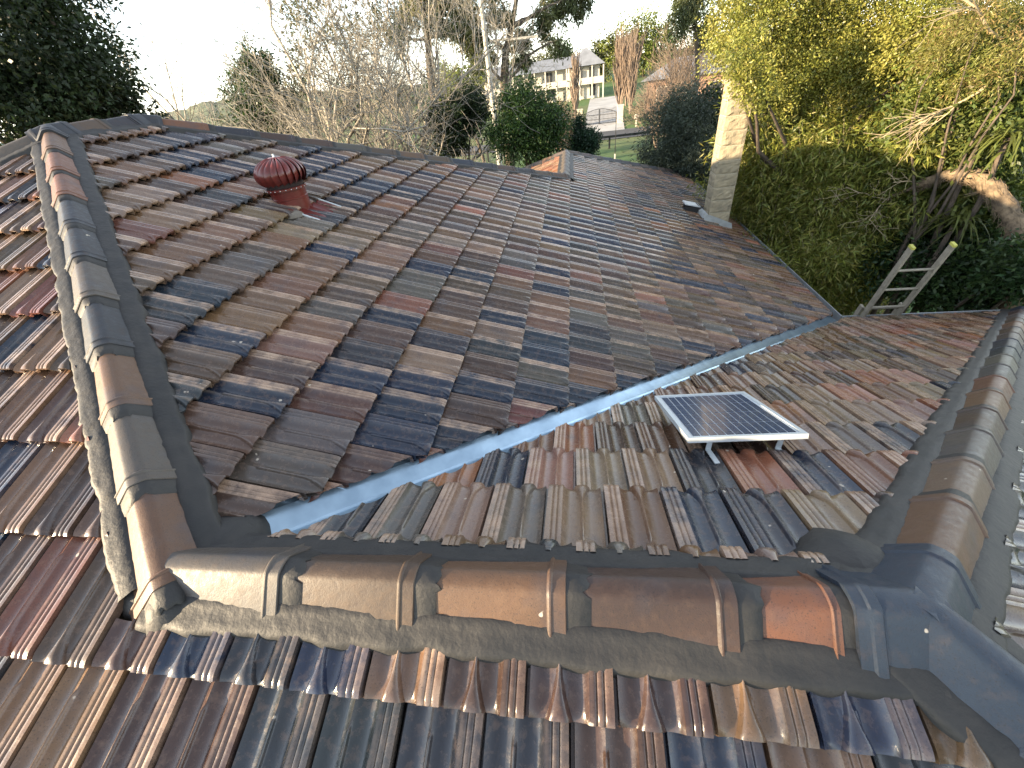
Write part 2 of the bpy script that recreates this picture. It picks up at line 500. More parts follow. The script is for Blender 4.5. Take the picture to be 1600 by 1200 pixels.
# ---- one interlocking tile as a height field (u across, v up the slope)
UC = 0.079
def tile_grid(cols, rows):
    """returns local verts (u, v, n), quads"""
    kL, kR, kroll, ribs = cols
    V = []
    for v in rows:
        fl = max(0.0, (0.095 - v) / 0.095)
        sw = 0.0065 + 0.020 * fl ** 1.5
        top = 1.0 - min(1.0, max(0.0, (v - 0.275) / 0.02))      # the roll starts with a rounded nose
        us = [0.0, 0.007, 0.0095]
        lo, hi = UC - 1.25 * sw, UC + 1.25 * sw
        us += [0.0095 + (lo - 0.0095) * (i + 1) / (kL + 1) for i in range(kL)]
        us += [UC + k * sw for k in kroll]
        us += [hi + (0.1485 - hi) * (i + 1) / (kR + 1) for i in range(kR)]
        us += ribs
        base = 0.006 + 0.035 * max(0.0, 1 - v / G) - (0.004 if v > G else 0)
        for i, u in enumerate(us):
            if u < 0.008: h = -0.006
            elif u < UC:
                t = (u - 0.044) / 0.035; h = 0.0145 * min(1, t * t)
            elif u <= 0.1486:
                t = (u - 0.114) / 0.035; h = 0.0145 * min(1, t * t)
            else:
                h = 0.0225
                for gq in (0.1665, 0.184):
                    h -= 0.0042 * math.exp(-((u - gq) / 0.0024) ** 2)
            if u > 0.2055: h = -0.004
            d = abs(u - UC) / sw
            if d < 1.26 and 0.008 < u < 0.149:
                r = 0.0230 * top * (1 - min(1, d / 1.25) ** (2.2 + 2 * fl))
                h = max(h, r)
            # bottom edge rounds off a little
            if v < 0.026 and u > 0.008: h -= 0.0075 * (1 - v / 0.026) ** 2
            V.append((u, v, base + h))
    n = len(us)
    F = [(j * n + i, j * n + i + 1, (j + 1) * n + i + 1, (j + 1) * n + i) for j in range(len(rows) - 1) for i in range(n - 1)]
    # butt face and a little of the underside
    b0 = len(V)
    for i in range(n):
        u, v, h = V[i]; V.append((u, 0.0015, h - 0.0110))
    for i in range(n):
        u, v, h = V[i]; V.append((u, 0.07, h - 0.016))
    F += [(b0 + i, b0 + i + 1, i + 1, i) for i in range(n - 1)]
    F += [(b0 + n + i, b0 + n + i + 1, b0 + i + 1, b0 + i) for i in range(n - 1)]
    return np.array(V), np.array(F)

RIB_HI = [0.1495, 0.1512, 0.156, 0.1615, 0.1642, 0.1665, 0.1688, 0.1712, 0.1755, 0.1795, 0.1818, 0.184, 0.1862, 0.189, 0.196, 0.2035, 0.2050, 0.2058]
RIB_LO = [0.1495, 0.1508, 0.1625, 0.1665, 0.1705, 0.1800, 0.1840, 0.1880, 0.2045, 0.2058]
HI = tile_grid((5, 5, (-1.25, -1.0, -0.7, -0.35, 0, 0.35, 0.7, 1.0, 1.25), RIB_HI), [0, 0.005, 0.012, 0.022, 0.034, 0.048, 0.064, 0.08, 0.095, 0.15, 0.21, 0.272, 0.279, 0.287, 0.296, 0.33, 0.375])
LO = tile_grid((1, 1, (-1.25, -0.6, 0, 0.6, 1.25), RIB_LO), [0, 0.006, 0.03, 0.095, 0.27, 0.295, 0.37])

def tile_uv(Vl): return Vl[:, :2].copy()

def clip_mesh(Vw, F, UV, planes):
    """cut a small mesh by vertical half-planes"""
    out_v, out_f, key = [], [], {}
    def vid(p):
        k = (round(p[0], 5), round(p[1], 5), round(p[2], 5))
        if k not in key:
            key[k] = len(out_v); out_v.append(p)
        return key[k]
    for f in F:
        pts = [tuple(Vw[i]) + tuple(UV[i]) for i in f]
        for (a, b, c) in planes:
            res = []
            n = len(pts)
            for i in range(n):
                p, q = pts[i], pts[(i + 1) % n]
                dp, dq = a * p[0] + b * p[1] + c, a * q[0] + b * q[1] + c
                if dp >= 0: res.append(p)
                if (dp >= 0) != (dq >= 0):
                    t = dp / (dp - dq)
                    res.append(tuple(p[k] + (q[k] - p[k]) * t for k in range(5)))
            pts = res
            if len(pts) < 3: break
        if len(pts) >= 3:
            ids = []
            for p in pts:
                i = vid(p)
                if not ids or ids[-1] != i: ids.append(i)
            if len(ids) > 2 and ids[0] == ids[-1]: ids.pop()
            if len(set(ids)) >= 3 and len(set(ids)) == len(ids): out_f.append(tuple(ids))
    if not out_f: return None
    o = np.array(out_v)
    return o[:, :3], out_f, o[:, 3:5]

PAL = {  # linear base colours
    'blue': (0.015, 0.023, 0.040), 'slate': (0.026, 0.028, 0.033), 'brown': (0.132, 0.072, 0.040),
    'umber': (0.074, 0.047, 0.030), 'plum': (0.064, 0.037, 0.027), 'tan': (0.185, 0.122, 0.080),
    'orange': (0.21, 0.088, 0.047), 'red': (0.135, 0.054, 0.036), 'grey': (0.088, 0.073, 0.060), 'pink': (0.22, 0.125, 0.090)}
def pick(weights, r):
    ks = list(weights); w = np.array([weights[k] for k in ks], float)
    base = np.array(PAL[ks[r.choice(len(ks), p=w / w.sum())]])
    base = base * r.uniform(0.82, 1.22) * (1 + r.normal(0, 0.05, 3))
    return tuple(np.clip(base, 0.012, 0.5))
MIX = {
    'front': dict(blue=16, slate=14, brown=20, umber=20, plum=20, tan=4, orange=5, red=5, grey=3),
    'main': dict(blue=15, slate=8, brown=27, umber=24, plum=9, tan=8, orange=2, red=3, grey=9),
    'panel': dict(blue=9, slate=7, brown=22, umber=4, plum=4, tan=30, orange=5, red=2, grey=16, pink=16),
    'end': dict(blue=34, slate=24, brown=14, plum=10, grey=10, orange=4),
    'wing west': dict(orange=44, tan=26, brown=12, red=10)}  # sunlit orange of the west wing is put into its tile colours
WEAR = {'front': 0.22, 'main': 0.5, 'panel': 0.6, 'end': 0.25, 'wing west': 0.4}

def project(P):
    d = np.asarray(P) - CAM
    z = d @ CF
    return 800 + FPX * (d @ CR) / z, 600 - FPX * (d @ CU) / z, z

tiles = []
def lay(sl, v0, phase, u_rng, v_rng, shift0=0):
    """collect tiles of one slope: v0 is a butt line, courses every G up and down"""
    r = np.random.default_rng(abs(hash(sl.name)) % 1000 if False else len(sl.name) * 13 + 5)
    k0, k1 = int(math.floor((v_rng[0] - v0) / G)), int(math.ceil((v_rng[1] - v0) / G))
    for k in range(k0, k1 + 1):
        v = v0 + k * G
        sh = phase + (0.5 * W if (k + shift0) % 2 else 0)
        i0, i1 = int(math.floor((u_rng[0] - sh) / W)), int(math.ceil((u_rng[1] - sh) / W))
        for i in range(i0, i1 + 1):
            u = sh + i * W
            fld = math.sin(u * 1.9 + 1.3 * math.sin(v * 0.8)) + math.sin(v * 1.6 + u * 0.7 + 2.0)
            wts = dict(MIX[sl.name])
            for kq in wts: wts[kq] *= math.exp((0.55 if kq in ('blue', 'slate', 'plum') else -0.35) * fld)
            col = pick(wts, r)
            wear = float(np.clip(r.normal(0.92, 0.12) if r.uniform() < WEAR[sl.name] else r.normal(0.18, 0.12), 0, 1))
            jit = r.normal(0, 1, 5)
            cpt = sl.o + sl.U * (u + W / 2) + sl.V * (v + G / 2)
            pl = sl.planes(cpt[0], cpt[1])
            corners = [sl.o + sl.U * (u + a) + sl.V * (v + b) for a in (0, W) for b in (0, 0.375)]
            dmin = min(min(a * q[0] + b * q[1] + c for q in corners) for a, b, c in pl)
            vis = [max(a * q[0] + b * q[1] + c for q in corners) for a, b, c in pl]
            if min(vis) <= 0.005: continue
            # rough size on screen
            X, Y, Z = project(cpt)
            pc = [project(q) for q in corners]
            if Z < 0.05: continue
            xs_ = [p[0] for p in pc]; ys_ = [p[1] for p in pc]
            inside = max(xs_) > -60 and min(xs_) < 1660 and min(ys_) < 1260 and max(ys_) > -50
            area = abs((pc[0][0] - pc[3][0]) * (pc[1][1] - pc[2][1]) - (pc[1][0] - pc[2][0]) * (pc[0][1] - pc[3][1])) / 2
            fac = max(0.0, float(np.dot(CAM - cpt, sl.N)))
            cx, cy = min(max(X, 0), 1600), min(max(Y, 0), 1200)
            if abs(cx - X) + abs(cy - Y) > 0: area *= 0.4
            if not inside or fac <= 0: area = 0
            tiles.append(dict(sl=sl, u=u, v=v, col=col + (wear,), jit=jit, cut=dmin < 0, planes=pl, area=area, inside=inside))

lay(slopeA, -0.229 / c_, 0.107, (-7.8, 3.8), (-1.6, 3.15))
lay(slopeC, 0.05 / c_, 0.03, (-0.1, 16.0), (-5.3, 3.15))
lay(slopeB, -0.16 / c_, -0.02, (-7.2, 0.1), (-5.2, 0.1))
lay(slopeE, -0.2 / c_, 0.05, (-2.2, 4.9), (-5.2, 0.1))
lay(slopeW, -0.25 / c_, 0.0, (-6.2, 0.3), (-2.4, 0.1))

order = sorted(range(len(tiles)), key=lambda i: -tiles[i]['area'])
chosen = set(order[:300])
hi_me = np_mesh('tile', HI[0], HI[1], [M['tile']], uv=tile_uv(HI[0]), smooth=True, sharp=42)

def tile_frame(t):
    sl, j = t['sl'], t['jit']
    a = j[0] * 0.006; b = j[1] * 0.006
    U = sl.U * math.cos(a) + sl.V * math.sin(a); Vd = sl.V * math.cos(a) - sl.U * math.sin(a)
    Nn_ = sl.N
    U, Nn_ = U * math.cos(b) + Nn_ * math.sin(b), Nn_ * math.cos(b) - U * math.sin(b)
    o = sl.o + sl.U * (t['u'] + j[2] * 0.0008) + sl.V * (t['v'] + j[3] * 0.002) + sl.N * (0.008 + abs(j[4]) * 0.0012)
    return o, U, Vd, Nn_

fields = {}
for i, t in enumerate(tiles):
    o, U, Vd, Nv = tile_frame(t)
    if i in chosen:
        if not t['cut']:
            mt = Matrix(((U[0], Vd[0], Nv[0], o[0]), (U[1], Vd[1], Nv[1], o[1]), (U[2], Vd[2], Nv[2], o[2]), (0, 0, 0, 1)))
            obj('tile', hi_me, t['sl'].ob, mt, t['col'])
        else:
            Vw = o + HI[0][:, :1] * U + HI[0][:, 1:2] * Vd + HI[0][:, 2:] * Nv
            r = clip_mesh(Vw, HI[1], tile_uv(HI[0]), t['planes'])
            if r:
                obj('tile', np_mesh('cut_tile', r[0], r[1], [M['tile']], uv=r[2], smooth=True, sharp=42), t['sl'].ob, None, t['col'])
    else:
        src = LO if t['area'] < 900 else HI
        Vw = o + src[0][:, :1] * U + src[0][:, 1:2] * Vd + src[0][:, 2:] * Nv
        uv = tile_uv(src[0]); Fc = [tuple(f) for f in src[1]]
        if t['cut']:
            r = clip_mesh(Vw, src[1], uv, t['planes'])
            if not r: continue
            Vw, Fc, uv = r
        fl = fields.setdefault(t['sl'].name, dict(v=[], f=[], uv=[], c=[], n=0, sl=t['sl']))
        fl['v'].append(Vw); fl['uv'].append(uv)
        fl['f'] += [tuple(int(q) + fl['n'] for q in f) for f in Fc]
        fl['c'].append(np.tile(np.array(t['col']), (len(Vw), 1)))
        fl['n'] += len(Vw)
for nm, fl in fields.items():
    me = np_mesh('tile_field', np.concatenate(fl['v']), fl['f'], [M['tile_s']], uv=np.concatenate(fl['uv']), colr=np.concatenate(fl['c']), smooth=True, sharp=42)
    tag(obj('tile_field', me, fl['sl'].ob), kind='stuff')

# ---- ridge and hip caps
CAPL = 0.40
PROF = [(-0.136, -0.060), (-0.134, -0.028), (-0.1305, -0.0215), (-0.0400, 0.0735), (-0.0340, 0.0795), (-0.0280, 0.0845), (-0.0210, 0.0875), (-0.0130, 0.0890), (0, 0.0905)]
PROF = PROF + [(-x, z) for x, z in PROF[-2::-1]]
def profile_loft(secs):
    """secs: (y, side scale, raise) -> verts, faces"""
    V = []; F = []
    n = len(PROF)
    for (y, sc, up) in secs:
        for (x, z) in PROF:
            V.append((x * sc, y, z + up if z > -0.03 else z))
    for j in range(len(secs) - 1):
        for i in range(n - 1):
            F.append((j * n + i, (j + 1) * n + i, (j + 1) * n + i + 1, j * n + i + 1))
    return np.array(V), np.array(F)
capV, capF = profile_loft([(-0.03, 0.93, -0.012), (0.0, 0.935, -0.010), (0.10, 0.95, -0.006), (0.25, 0.975, -0.001), (0.353, 0.99, 0.002), (0.356, 1.015, 0.005), (0.360, 1.03, 0.0075), (0.364, 1.03, 0.0075), (0.368, 1.01, 0.004), (0.40, 1.012, 0.004), (0.402, 1.00, 0.001), (0.402, 0.92, -0.012)])
cap_me = np_mesh('ridge_cap', capV, capF, [M['cap']], smooth=True, sharp=26)
CAPMIX = dict(brown=22, umber=24, grey=26, slate=12, plum=8, orange=9, blue=6)
crng = np.random.default_rng(21)

def frame_along(p, q):
    d = np.array(q) - np.array(p); L = np.linalg.norm(d); d = d / L
    side = np.cross(d, [0, 0, 1.0]); side /= np.linalg.norm(side)
    up = np.cross(side, d)
    return d, side, up, L
def mat_from(sx, sy, sz, o):
    return Matrix(((sx[0], sy[0], sz[0], o[0]), (sx[1], sy[1], sz[1], o[1]), (sx[2], sy[2], sz[2], o[2]), (0, 0, 0, 1)))

def ragged_band(p, d, side, up, y0, y1, seed, lift=0.010):
    r = np.random.default_rng(seed)
    secs = []
    mb = MB(); n = len(PROF); rows = []
    a = np.zeros(n); b = np.convolve(r.normal(0, 0.009, n), np.ones(2) / 2, 'same')
    for f, lf in ((-0.25, -0.002), (0.0, lift * 0.25), (0.45, lift * 0.05), (0.88, -0.002), (1.0, -0.014)):
        row = []
        for i, (x, z) in enumerate(PROF):
            y = y0 + (y1 - y0) * f + (a[i] if f < 0.4 else b[i] if f > 0.6 else 0)
            k = 1 + lf * 7 if z > -0.03 else 1.0
            row.append(p + d * y + side * x * (0.97 * (1 + lf * 3)) + up * (z - 0.002 + (lf if z > -0.03 else 0)))
        rows.append(row)
    V = [q for row in rows for q in row]
    F = [(j * n + i, (j + 1) * n + i, (j + 1) * n + i + 1, j * n + i + 1) for j in range(4) for i in range(n - 1)]
    mb.add(V, F)
    return mb

def cap_run(p, q, start=0.0, end=0.0, bands=True, colors=None, bed=(True, True), exposure=CAPL * 0.985, trim=(0.0, 0.0)):
    p = np.array(p, float); q = np.array(q, float)
    d, side, up, L = frame_along(p, q)
    n = max(1, round((L - start - end) / exposure))
    step = (L - start - end) / n
    for i in range(n):
        y = start + i * step
        col = PAL[colors[i]] if colors and i < len(colors) and colors[i] else pick(CAPMIX, crng)
        col = tuple(np.array(col) * (0.62 if col[0] > 0.16 else 0.78))
        tw = crng.normal(0, 0.012); lift = crng.normal(0, 0.002)
        sd = side * math.cos(tw) + up * math.sin(tw); uu = up * math.cos(tw) - side * math.sin(tw)
        sc = step / CAPL
        obj('ridge_cap', cap_me, house, mat_from(sd, d * sc, uu, p + d * y + up * lift), tuple(col) + (0.5,))
        if bands and i < n:
            mb = ragged_band(p + d * y, d, side, up, step * 1.0, step * 1.0 + 0.066, int(crng.integers(1e6)))
            mb.build('pointing_band', M['mortar'], house, smooth=True, sharp=60)
    # bedding along both sides
    for sgn, use in ((-1, bed[0]), (1, bed[1])):
        if not use: continue
        tr = trim[0 if sgn < 0 else 1]
        r = np.random.default_rng(int(crng.integers(1e6)))
        ns = max(8, int(L / 0.022)); rows = []
        wob = np.convolve(r.normal(0, 1, ns + 9), np.ones(4) / 4, 'same')[:ns + 1]
        kk = m_ if abs(d[2]) < 0.05 else m_ / math.sqrt(2) * 0.98
        hz = lambda x: 0.057 - kk * x
        for i in range(ns + 1):
            y = L * i / ns
            c0 = p + d * y
            row = []
            fz2 = lambda x: 0.0735 - (x - 0.04) * 1.05
            mz = lambda x: max(fz2(x) + 0.002, hz(x) - 0.001)
            for (x, z) in ((0.066, fz2(0.066) - 0.024), (0.080, min(mz(0.080), fz2(0.08) + 0.002) - 0.006), (0.098, mz(0.098)), (0.115, mz(0.115)), (0.131, mz(0.131)), (0.146 + wob[i] * 0.006 - tr, hz(0.146)), (0.156 + wob[i] * 0.008 - tr, hz(0.156) - 0.006), (0.159 + wob[i] * 0.008 - tr, -0.085)):
                row.append(c0 + side * sgn * x + up * (z + r.normal(0, 0.0012)))
            rows.append(row)
        k = len(rows[0]); mb = MB()
        F = [(j * k + i, j * k + i + 1, (j + 1) * k + i + 1, (j + 1) * k + i) for j in range(ns) for i in range(k - 1)]
        mb.add([v for rr in rows for v in rr], F)
        mb.build('mortar_bed', M['mortar'], house, smooth=True, sharp=80)

up3 = np.array([0, 0, 0.013])
cap_run(J + up3, T + up3, 0.03, T_ - 1.64, colors=['grey', 'umber', 'brown', 'plum'])
cap_run(J + up3, T + up3, 1.69, T_ - 1.86, colors=['orange'], bed=(False, False))
cap_run(P1 + up3, J + up3, 0.10, -0.075, colors=['brown', 'orange', 'orange', 'slate', 'slate', 'grey', 'slate', 'brown', 'grey'], trim=(0.0, 0.004))
cap_run(P1 + up3, P0 + up3, 0.12, 0.14)
cap_run(P0 + up3, V0 + up3, 0.10, 0.0)
cap_run(P1 + up3, Wf + up3, 0.10, 0.0, colors=['grey', 'tan', 'umber', 'grey'])
cap_run(P0 + up3, Wb + up3, 0.10, 0.0)
cap_run(V0 + up3, Q + up3, 0.0, 0.0, colors=['grey'] * 8)
cap_run(Q + up3, K + up3, 0.0, 0.0)
cap_run(Q + up3, QB + up3, 0.0, 0.0)
cap_run(T + up3, Mm + up3, 0.20, 0.0, colors=['brown', 'tan', 'grey', 'umber'])
cap_run(T + up3, Mf + up3, 0.50, 0.0, colors=['slate', 'blue'])

# junction caps: arms meeting at one point
def junction(p, dirs, color, lens, mat=None):
    mb = MB()
    for dv, ln in zip(dirs, lens):
        d, side, up, L = frame_along(np.zeros(3), dv)
        secs = [(-0.05, 1.0, -0.004), (0.0, 1.02, 0.008), (ln - 0.055, 1.03, 0.009), (ln - 0.05, 1.06, 0.014), (ln - 0.03, 1.06, 0.014), (ln - 0.025, 1.035, 0.010), (ln, 1.035, 0.010), (ln + 0.001, 0.93, -0.01)]
        V, F = profile_loft(secs)
        Vw = p + V[:, :1] * side + V[:, 1:2] * d + V[:, 2:] * up
        mb.add(Vw, [tuple(f) for f in F])
    V = []; n = 20; half = PROF[:len(PROF) // 2 + 1]  # crown over the meeting point, same profile all round
    for (x, z) in half[1:]:
        for k in range(n):
            V.append(p + np.array([abs(x) * 1.0 * math.cos(2 * math.pi * k / n), abs(x) * 1.0 * math.sin(2 * math.pi * k / n), z - 0.003]))
    mb.add(V, [(i * n + k, i * n + (k + 1) % n, (i + 1) * n + (k + 1) % n, (i + 1) * n + k) for i in range(len(half) - 2) for k in range(n)])
    return mb.build('junction_cap', mat or M['cap'], house, smooth=True, sharp=38, color=tuple(color) + (0.3,))
hd = lambda x, y, z: np.array([x, y, z * m_])
junction(T + up3, [np.array([-1, 0, 0.]), hd(1, 1, -1), hd(1, -1, -1)], (0.020, 0.030, 0.046), (0.155, 0.22, 0.27))
junction(P1 + up3, [np.array([0, 1, 0.]), hd(1, -1, -1), hd(-1, -1, -1)], PAL['slate'], (0.15, 0.12, 0.12))
junction(P0 + up3, [np.array([0, -1, 0.]), hd(1, 1, -1), hd(-1, 1, -1)], PAL['slate'], (0.15, 0.14, 0.12))

# mortar fillets at the junctions
def blob(name, c, r, mat, parent, seed, flat=0.6, n=10):
    g = np.random.default_rng(seed); mb = MB(); rows = 6
    V = []
    for i in range(rows + 1):
        ph = math.pi / 2 * i / rows
        for k in range(n):
            a = 2 * math.pi * k / n
            rr = r * math.cos(ph) * (1 + g.normal(0, 0.025) + 0.07 * math.sin(2 * a + seed) + 0.05 * math.sin(5 * a + seed))
            V.append((c[0] + rr * math.cos(a), c[1] + rr * math.sin(a), c[2] + r * flat * math.sin(ph)))
    F = [(i * n + k, i * n + (k + 1) % n, (i + 1) * n + (k + 1) % n, (i + 1) * n + k) for i in range(rows) for k in range(n)]
    mb.add(V, F)
    return mb.build(name, mat, parent, smooth=True, sharp=80)
blob('mortar_fillet', J + np.array([0.06, 0.12, -0.07]), 0.15, M['mortar'], house, 3, 0.75, 22)
blob('mortar_fillet', J + np.array([-0.085, -0.045, -0.075]), 0.10, M['mortar'], house, 8, 1.0, 18)
blob('mortar_fillet', J + np.array([0.06, -0.075, -0.05]), 0.095, M['mortar'], house, 4, 1.15, 14)
blob('mortar_fillet', T + np.array([0.20, -0.26, -0.20]), 0.26, M['mortar'], house, 5, 0.7, 24)
blob('mortar_fillet', T + np.array([-0.03, 0.13, -0.09]), 0.16, M['mortar'], house, 6, 0.7, 22)

# ---- open metal valley
def valley():
    d, side, up, L = frame_along(J, Nn)
    mb = MB(); ns = 60
    rows = []
    for i in range(ns + 1):
        c0 = J + d * (0.1 + (L - 0.02) * i / ns)
        row = []
        for sgn in (-1, 1):
            pass
        for x in (-0.19, -0.10, -0.098, -0.045, -0.008, 0.0, 0.008, 0.045, 0.098, 0.10, 0.19):
            pt = c0 + side * x
            # follow the two slopes
            z = max(-m_ * pt[0], -m_ * pt[1])
            k = 0.012 if abs(abs(x) - 0.098) < 0.0015 else 0.0
            z += 0.004 + k + (0.010 if abs(x) < 0.001 else 0.0)
            row.append((pt[0], pt[1], z))
        rows.append(row)
    k = len(rows[0])
    mb.add([v for r in rows for v in r], [(j * k + i, j * k + i + 1, (j + 1) * k + i + 1, (j + 1) * k + i) for j in range(ns) for i in range(k - 1)])
    mb.build('valley_flashing', M['valley'], house, smooth=True, sharp=25)
valley()

# ---- gutters, fascia, walls
def gutter(p, q, out):
    p = np.array(p); q = np.array(q); out = np.array(out, float)
    prof = [(0.0, -0.02), (0.0, -0.12), (0.025, -0.145), (0.09, -0.145), (0.118, -0.115), (0.120, -0.020), (0.128, -0.016), (0.128, -0.026), (0.123, -0.028), (0.112, -0.11), (0.088, -0.138), (0.01, -0.138), (0.006, -0.02)]
    mb = MB(); V = []
    for e in (p, q):
        for (x, z) in prof: V.append(e + out * (x + 0.045) + np.array([0, 0, z]))
    n = len(prof)
    mb.add(V, [(i, i + 1, n + i + 1, n + i) for i in range(n - 1)])
    mb.build('gutter', M['gutter'], house)
    f = MB(); c = (p + q) / 2 + out * 0.03 + np.array([0, 0, -0.13])
    dd = q - p
    f.bar(p + out * 0.025 + np.array([0, 0, -0.13]), q + out * 0.025 + np.array([0, 0, -0.13]), 0.025, 0.2)
    f.build('fascia', M['fascia'], house)
gutter(Nn + [0, 0.17, 0], K, (1, 0, 0))
gutter(Nn + [0.17, 0, 0], Mm, (0, 1, 0))
gutter(Mm, Mf, (1, 0, 0))
gutter(K, QB, (0, 1, 0))
gutter(Wf, Mf, (0, -1, 0))
gutter(Wf, Wb, (-1, 0, 0))
ov = 0.5
def wall(x0, x1, y0, y1):
    mb = MB(); mb.box(((x0 + x1) / 2, (y0 + y1) / 2, (-4.5 + ZE - 0.12) / 2), (x1 - x0, y1 - y0, ZE - 0.12 + 4.5))
    mb.build('wall', M['brickwall'], house)
wall(Wf[0] + ov, D_ - ov, -D_ + ov, Wb[1] - ov)
wall(D_ - ov + 0.003, Mm[0] - ov, -D_ + ov + 0.003, D_ - ov)
wall(QB[0] + ov, K[0] - ov - 0.003, Wb[1] - ov + 0.003, K[1] - ov)

# ---- chimney of rock-faced blocks
chim = MB()
CX, CY, CS = 4.06, 8.28, 0.385
ctop = 0.62
chim.box((CX, CY, (-2.4 + ctop) / 2), (CS - 0.012, CS - 0.012, ctop + 2.4))
chimney = chim.build('chimney', M['stone_mortar'], house)
def rock_block(seed, sx, sy, sz):
    g = np.random.default_rng(seed); n = 7
    V = {}; F = []
    mbv = []
    def face(ax, sgn):
        oth = [a for a in range(3) if a != ax]; dims = (sx / 2, sy / 2, sz / 2)
        base = len(mbv)
        for i in range(n + 1):
            for j in range(n + 1):
                p = [0, 0, 0]
                a, b = -1 + 2 * i / n, -1 + 2 * j / n
                p[ax] = sgn * dims[ax]; p[oth[0]] = a * dims[oth[0]]; p[oth[1]] = b * dims[oth[1]]
                if ax != 2 and 0 < i < n and 0 < j < n:
                    p[ax] += sgn * (0.006 + abs(g.normal(0, 0.007)))
                mbv.append(p)
        for i in range(n):
            for j in range(n):
                q = (base + i * (n + 1) + j, base + (i + 1) * (n + 1) + j, base + (i + 1) * (n + 1) + j + 1, base + i * (n + 1) + j + 1)
                F.append(q if (sgn > 0) == (ax != 1) else q[::-1])
    for ax in range(3):
        for sg in (-1, 1): face(ax, sg)
    return np_mesh('stone_block', np.array(mbv), F, [M['stone']])
blocks = [rock_block(s, CS, CS, 0.213) for s in (1, 2, 3)]
z = -2.2; i = 0
while z < ctop - 0.1:
    obj('stone_block', blocks[i % 3], chimney, Matrix.Translation((CX, CY, z)) @ Matrix.Rotation(math.pi / 2 * (i % 4), 4, 'Z'))
    z += 0.226; i += 1
cp = MB(); cp.box((CX, CY, ctop + 0.03), (CS + 0.03, CS + 0.03, 0.06)); cp.build('chimney_cap', M['stone'], chimney)
fz = lambda x: -m_ * x
fl = MB()
for (x0, x1, y0, y1) in ((CX - .30, CX + .26, CY - .30, CY - .205), (CX - .30, CX - .205, CY - .203, CY + .28)):
    n = 6
    V = []
    for i in range(n + 1):
        for jx in (0, 1):
            if x1 - x0 > y1 - y0: x = x0 + (x1 - x0) * i / n; y = (y0, y1)[jx]
            else: y = y0 + (y1 - y0) * i / n; x = (x0, x1)[jx]
            V.append((x, y, fz(x) + 0.050 + (0.10 if (jx == 1) else 0) + 0.006 * math.sin(i * 7)))
    fl.add(V, [(2 * i, 2 * i + 1, 2 * i + 3, 2 * i + 2) for i in range(n)])
fl.build('lead_flashing', M['lead'], chimney)

# ------------------------------------------------------------------ turbine roof vent
VX, VY = -1.09, 2.92
vz = -m_ * VX - 0.055
SV = 0.93
SVL = lambda pr: [(a * SV, b * SV - 0.0) for a, b in pr]
vent = thing('turbine_vent', (VX, VY, vz + 0.085), 'dark red whirlybird turbine vent with curved vanes on the large tiled slope', 'roof vent')
mb = MB()
mb.lathe(SVL([(0.150, 0.00), (0.150, 0.115), (0.154, 0.118), (0.154, 0.128), (0.150, 0.131), (0.152, 0.185), (0.158, 0.187), (0.158, 0.192), (0.14, 0.195)]), (VX, VY, vz + 0.03), 32)
mb.build('throat', M['vent_red'], vent, smooth=True, sharp=40)
mb = MB(); mb.lathe(SVL([(0.165, 0.192), (0.176, 0.195), (0.176, 0.210), (0.165, 0.214)]), (VX, VY, vz + 0.03), 32)
ring = mb.build('lower_ring', M['vent_red'], vent, smooth=True, sharp=40)
for k in range(24):
    a = 2 * math.pi * k / 24
    rv = MB(); rv.box((VX + 0.177 * SV * math.cos(a), VY + 0.177 * SV * math.sin(a), vz + 0.03 + 0.203 * SV), (0.006, 0.006, 0.006), a)
    rv.build('rivet', M['alu'], ring)
core = MB(); core.lathe(SVL([(0.15, 0.20), (0.165, 0.26), (0.175, 0.32), (0.14, 0.39), (0.03, 0.425)]), (VX, VY, vz + 0.03), 24)
core.build('inner_drum', M['vent_dark'], vent, smooth=True, sharp=180)
# one curved vane, copied round the dome
def vane_mesh():
    V = []; F = []; n = 14
    for i in range(n + 1):
        t = i / n
        ph = math.radians(-42 + 122 * t)
        r = 0.212 * math.cos(ph) ** 0.85 + 0.004; zc = 0.315 + 0.118 * math.sin(ph)
        hw = math.radians(4 + 7.5 * math.cos(ph))
        for k in range(5):
            f = k / 4
            a = -hw + 2.0 * hw * f
            rr = r * (1 - 0.16 * f ** 2) if t < 0.97 else r
            V.append((SV * rr * math.cos(a), SV * rr * math.sin(a), SV * (zc + 0.012 * math.sin(math.pi * f))))
    for i in range(n):
        for k in range(4):
            F.append((i * 5 + k, i * 5 + k + 1, (i + 1) * 5 + k + 1, (i + 1) * 5 + k))
    return np_mesh('vane', np.array(V), F, [M['vent_red']], smooth=True, sharp=60)
vm = vane_mesh()
for k in range(22):
    obj('vane', vm, vent, Matrix.Translation((VX, VY, vz + 0.03)) @ Matrix.Rotation(2 * math.pi * k / 22, 4, 'Z'))
mb = MB(); mb.lathe(SVL([(0.0, 0.446), (0.05, 0.444), (0.062, 0.436), (0.058, 0.432)]), (VX, VY, vz + 0.03), 20)
mb.build('top_plate', M['vent_red'], vent, smooth=True, sharp=40)
mb = MB(); mb.tube([(VX, VY, vz + 0.03 + 0.44 * SV), (VX, VY, vz + 0.03 + 0.468 * SV)], [0.009, 0.007], 8)
mb.build('spindle', M['alu'], vent)
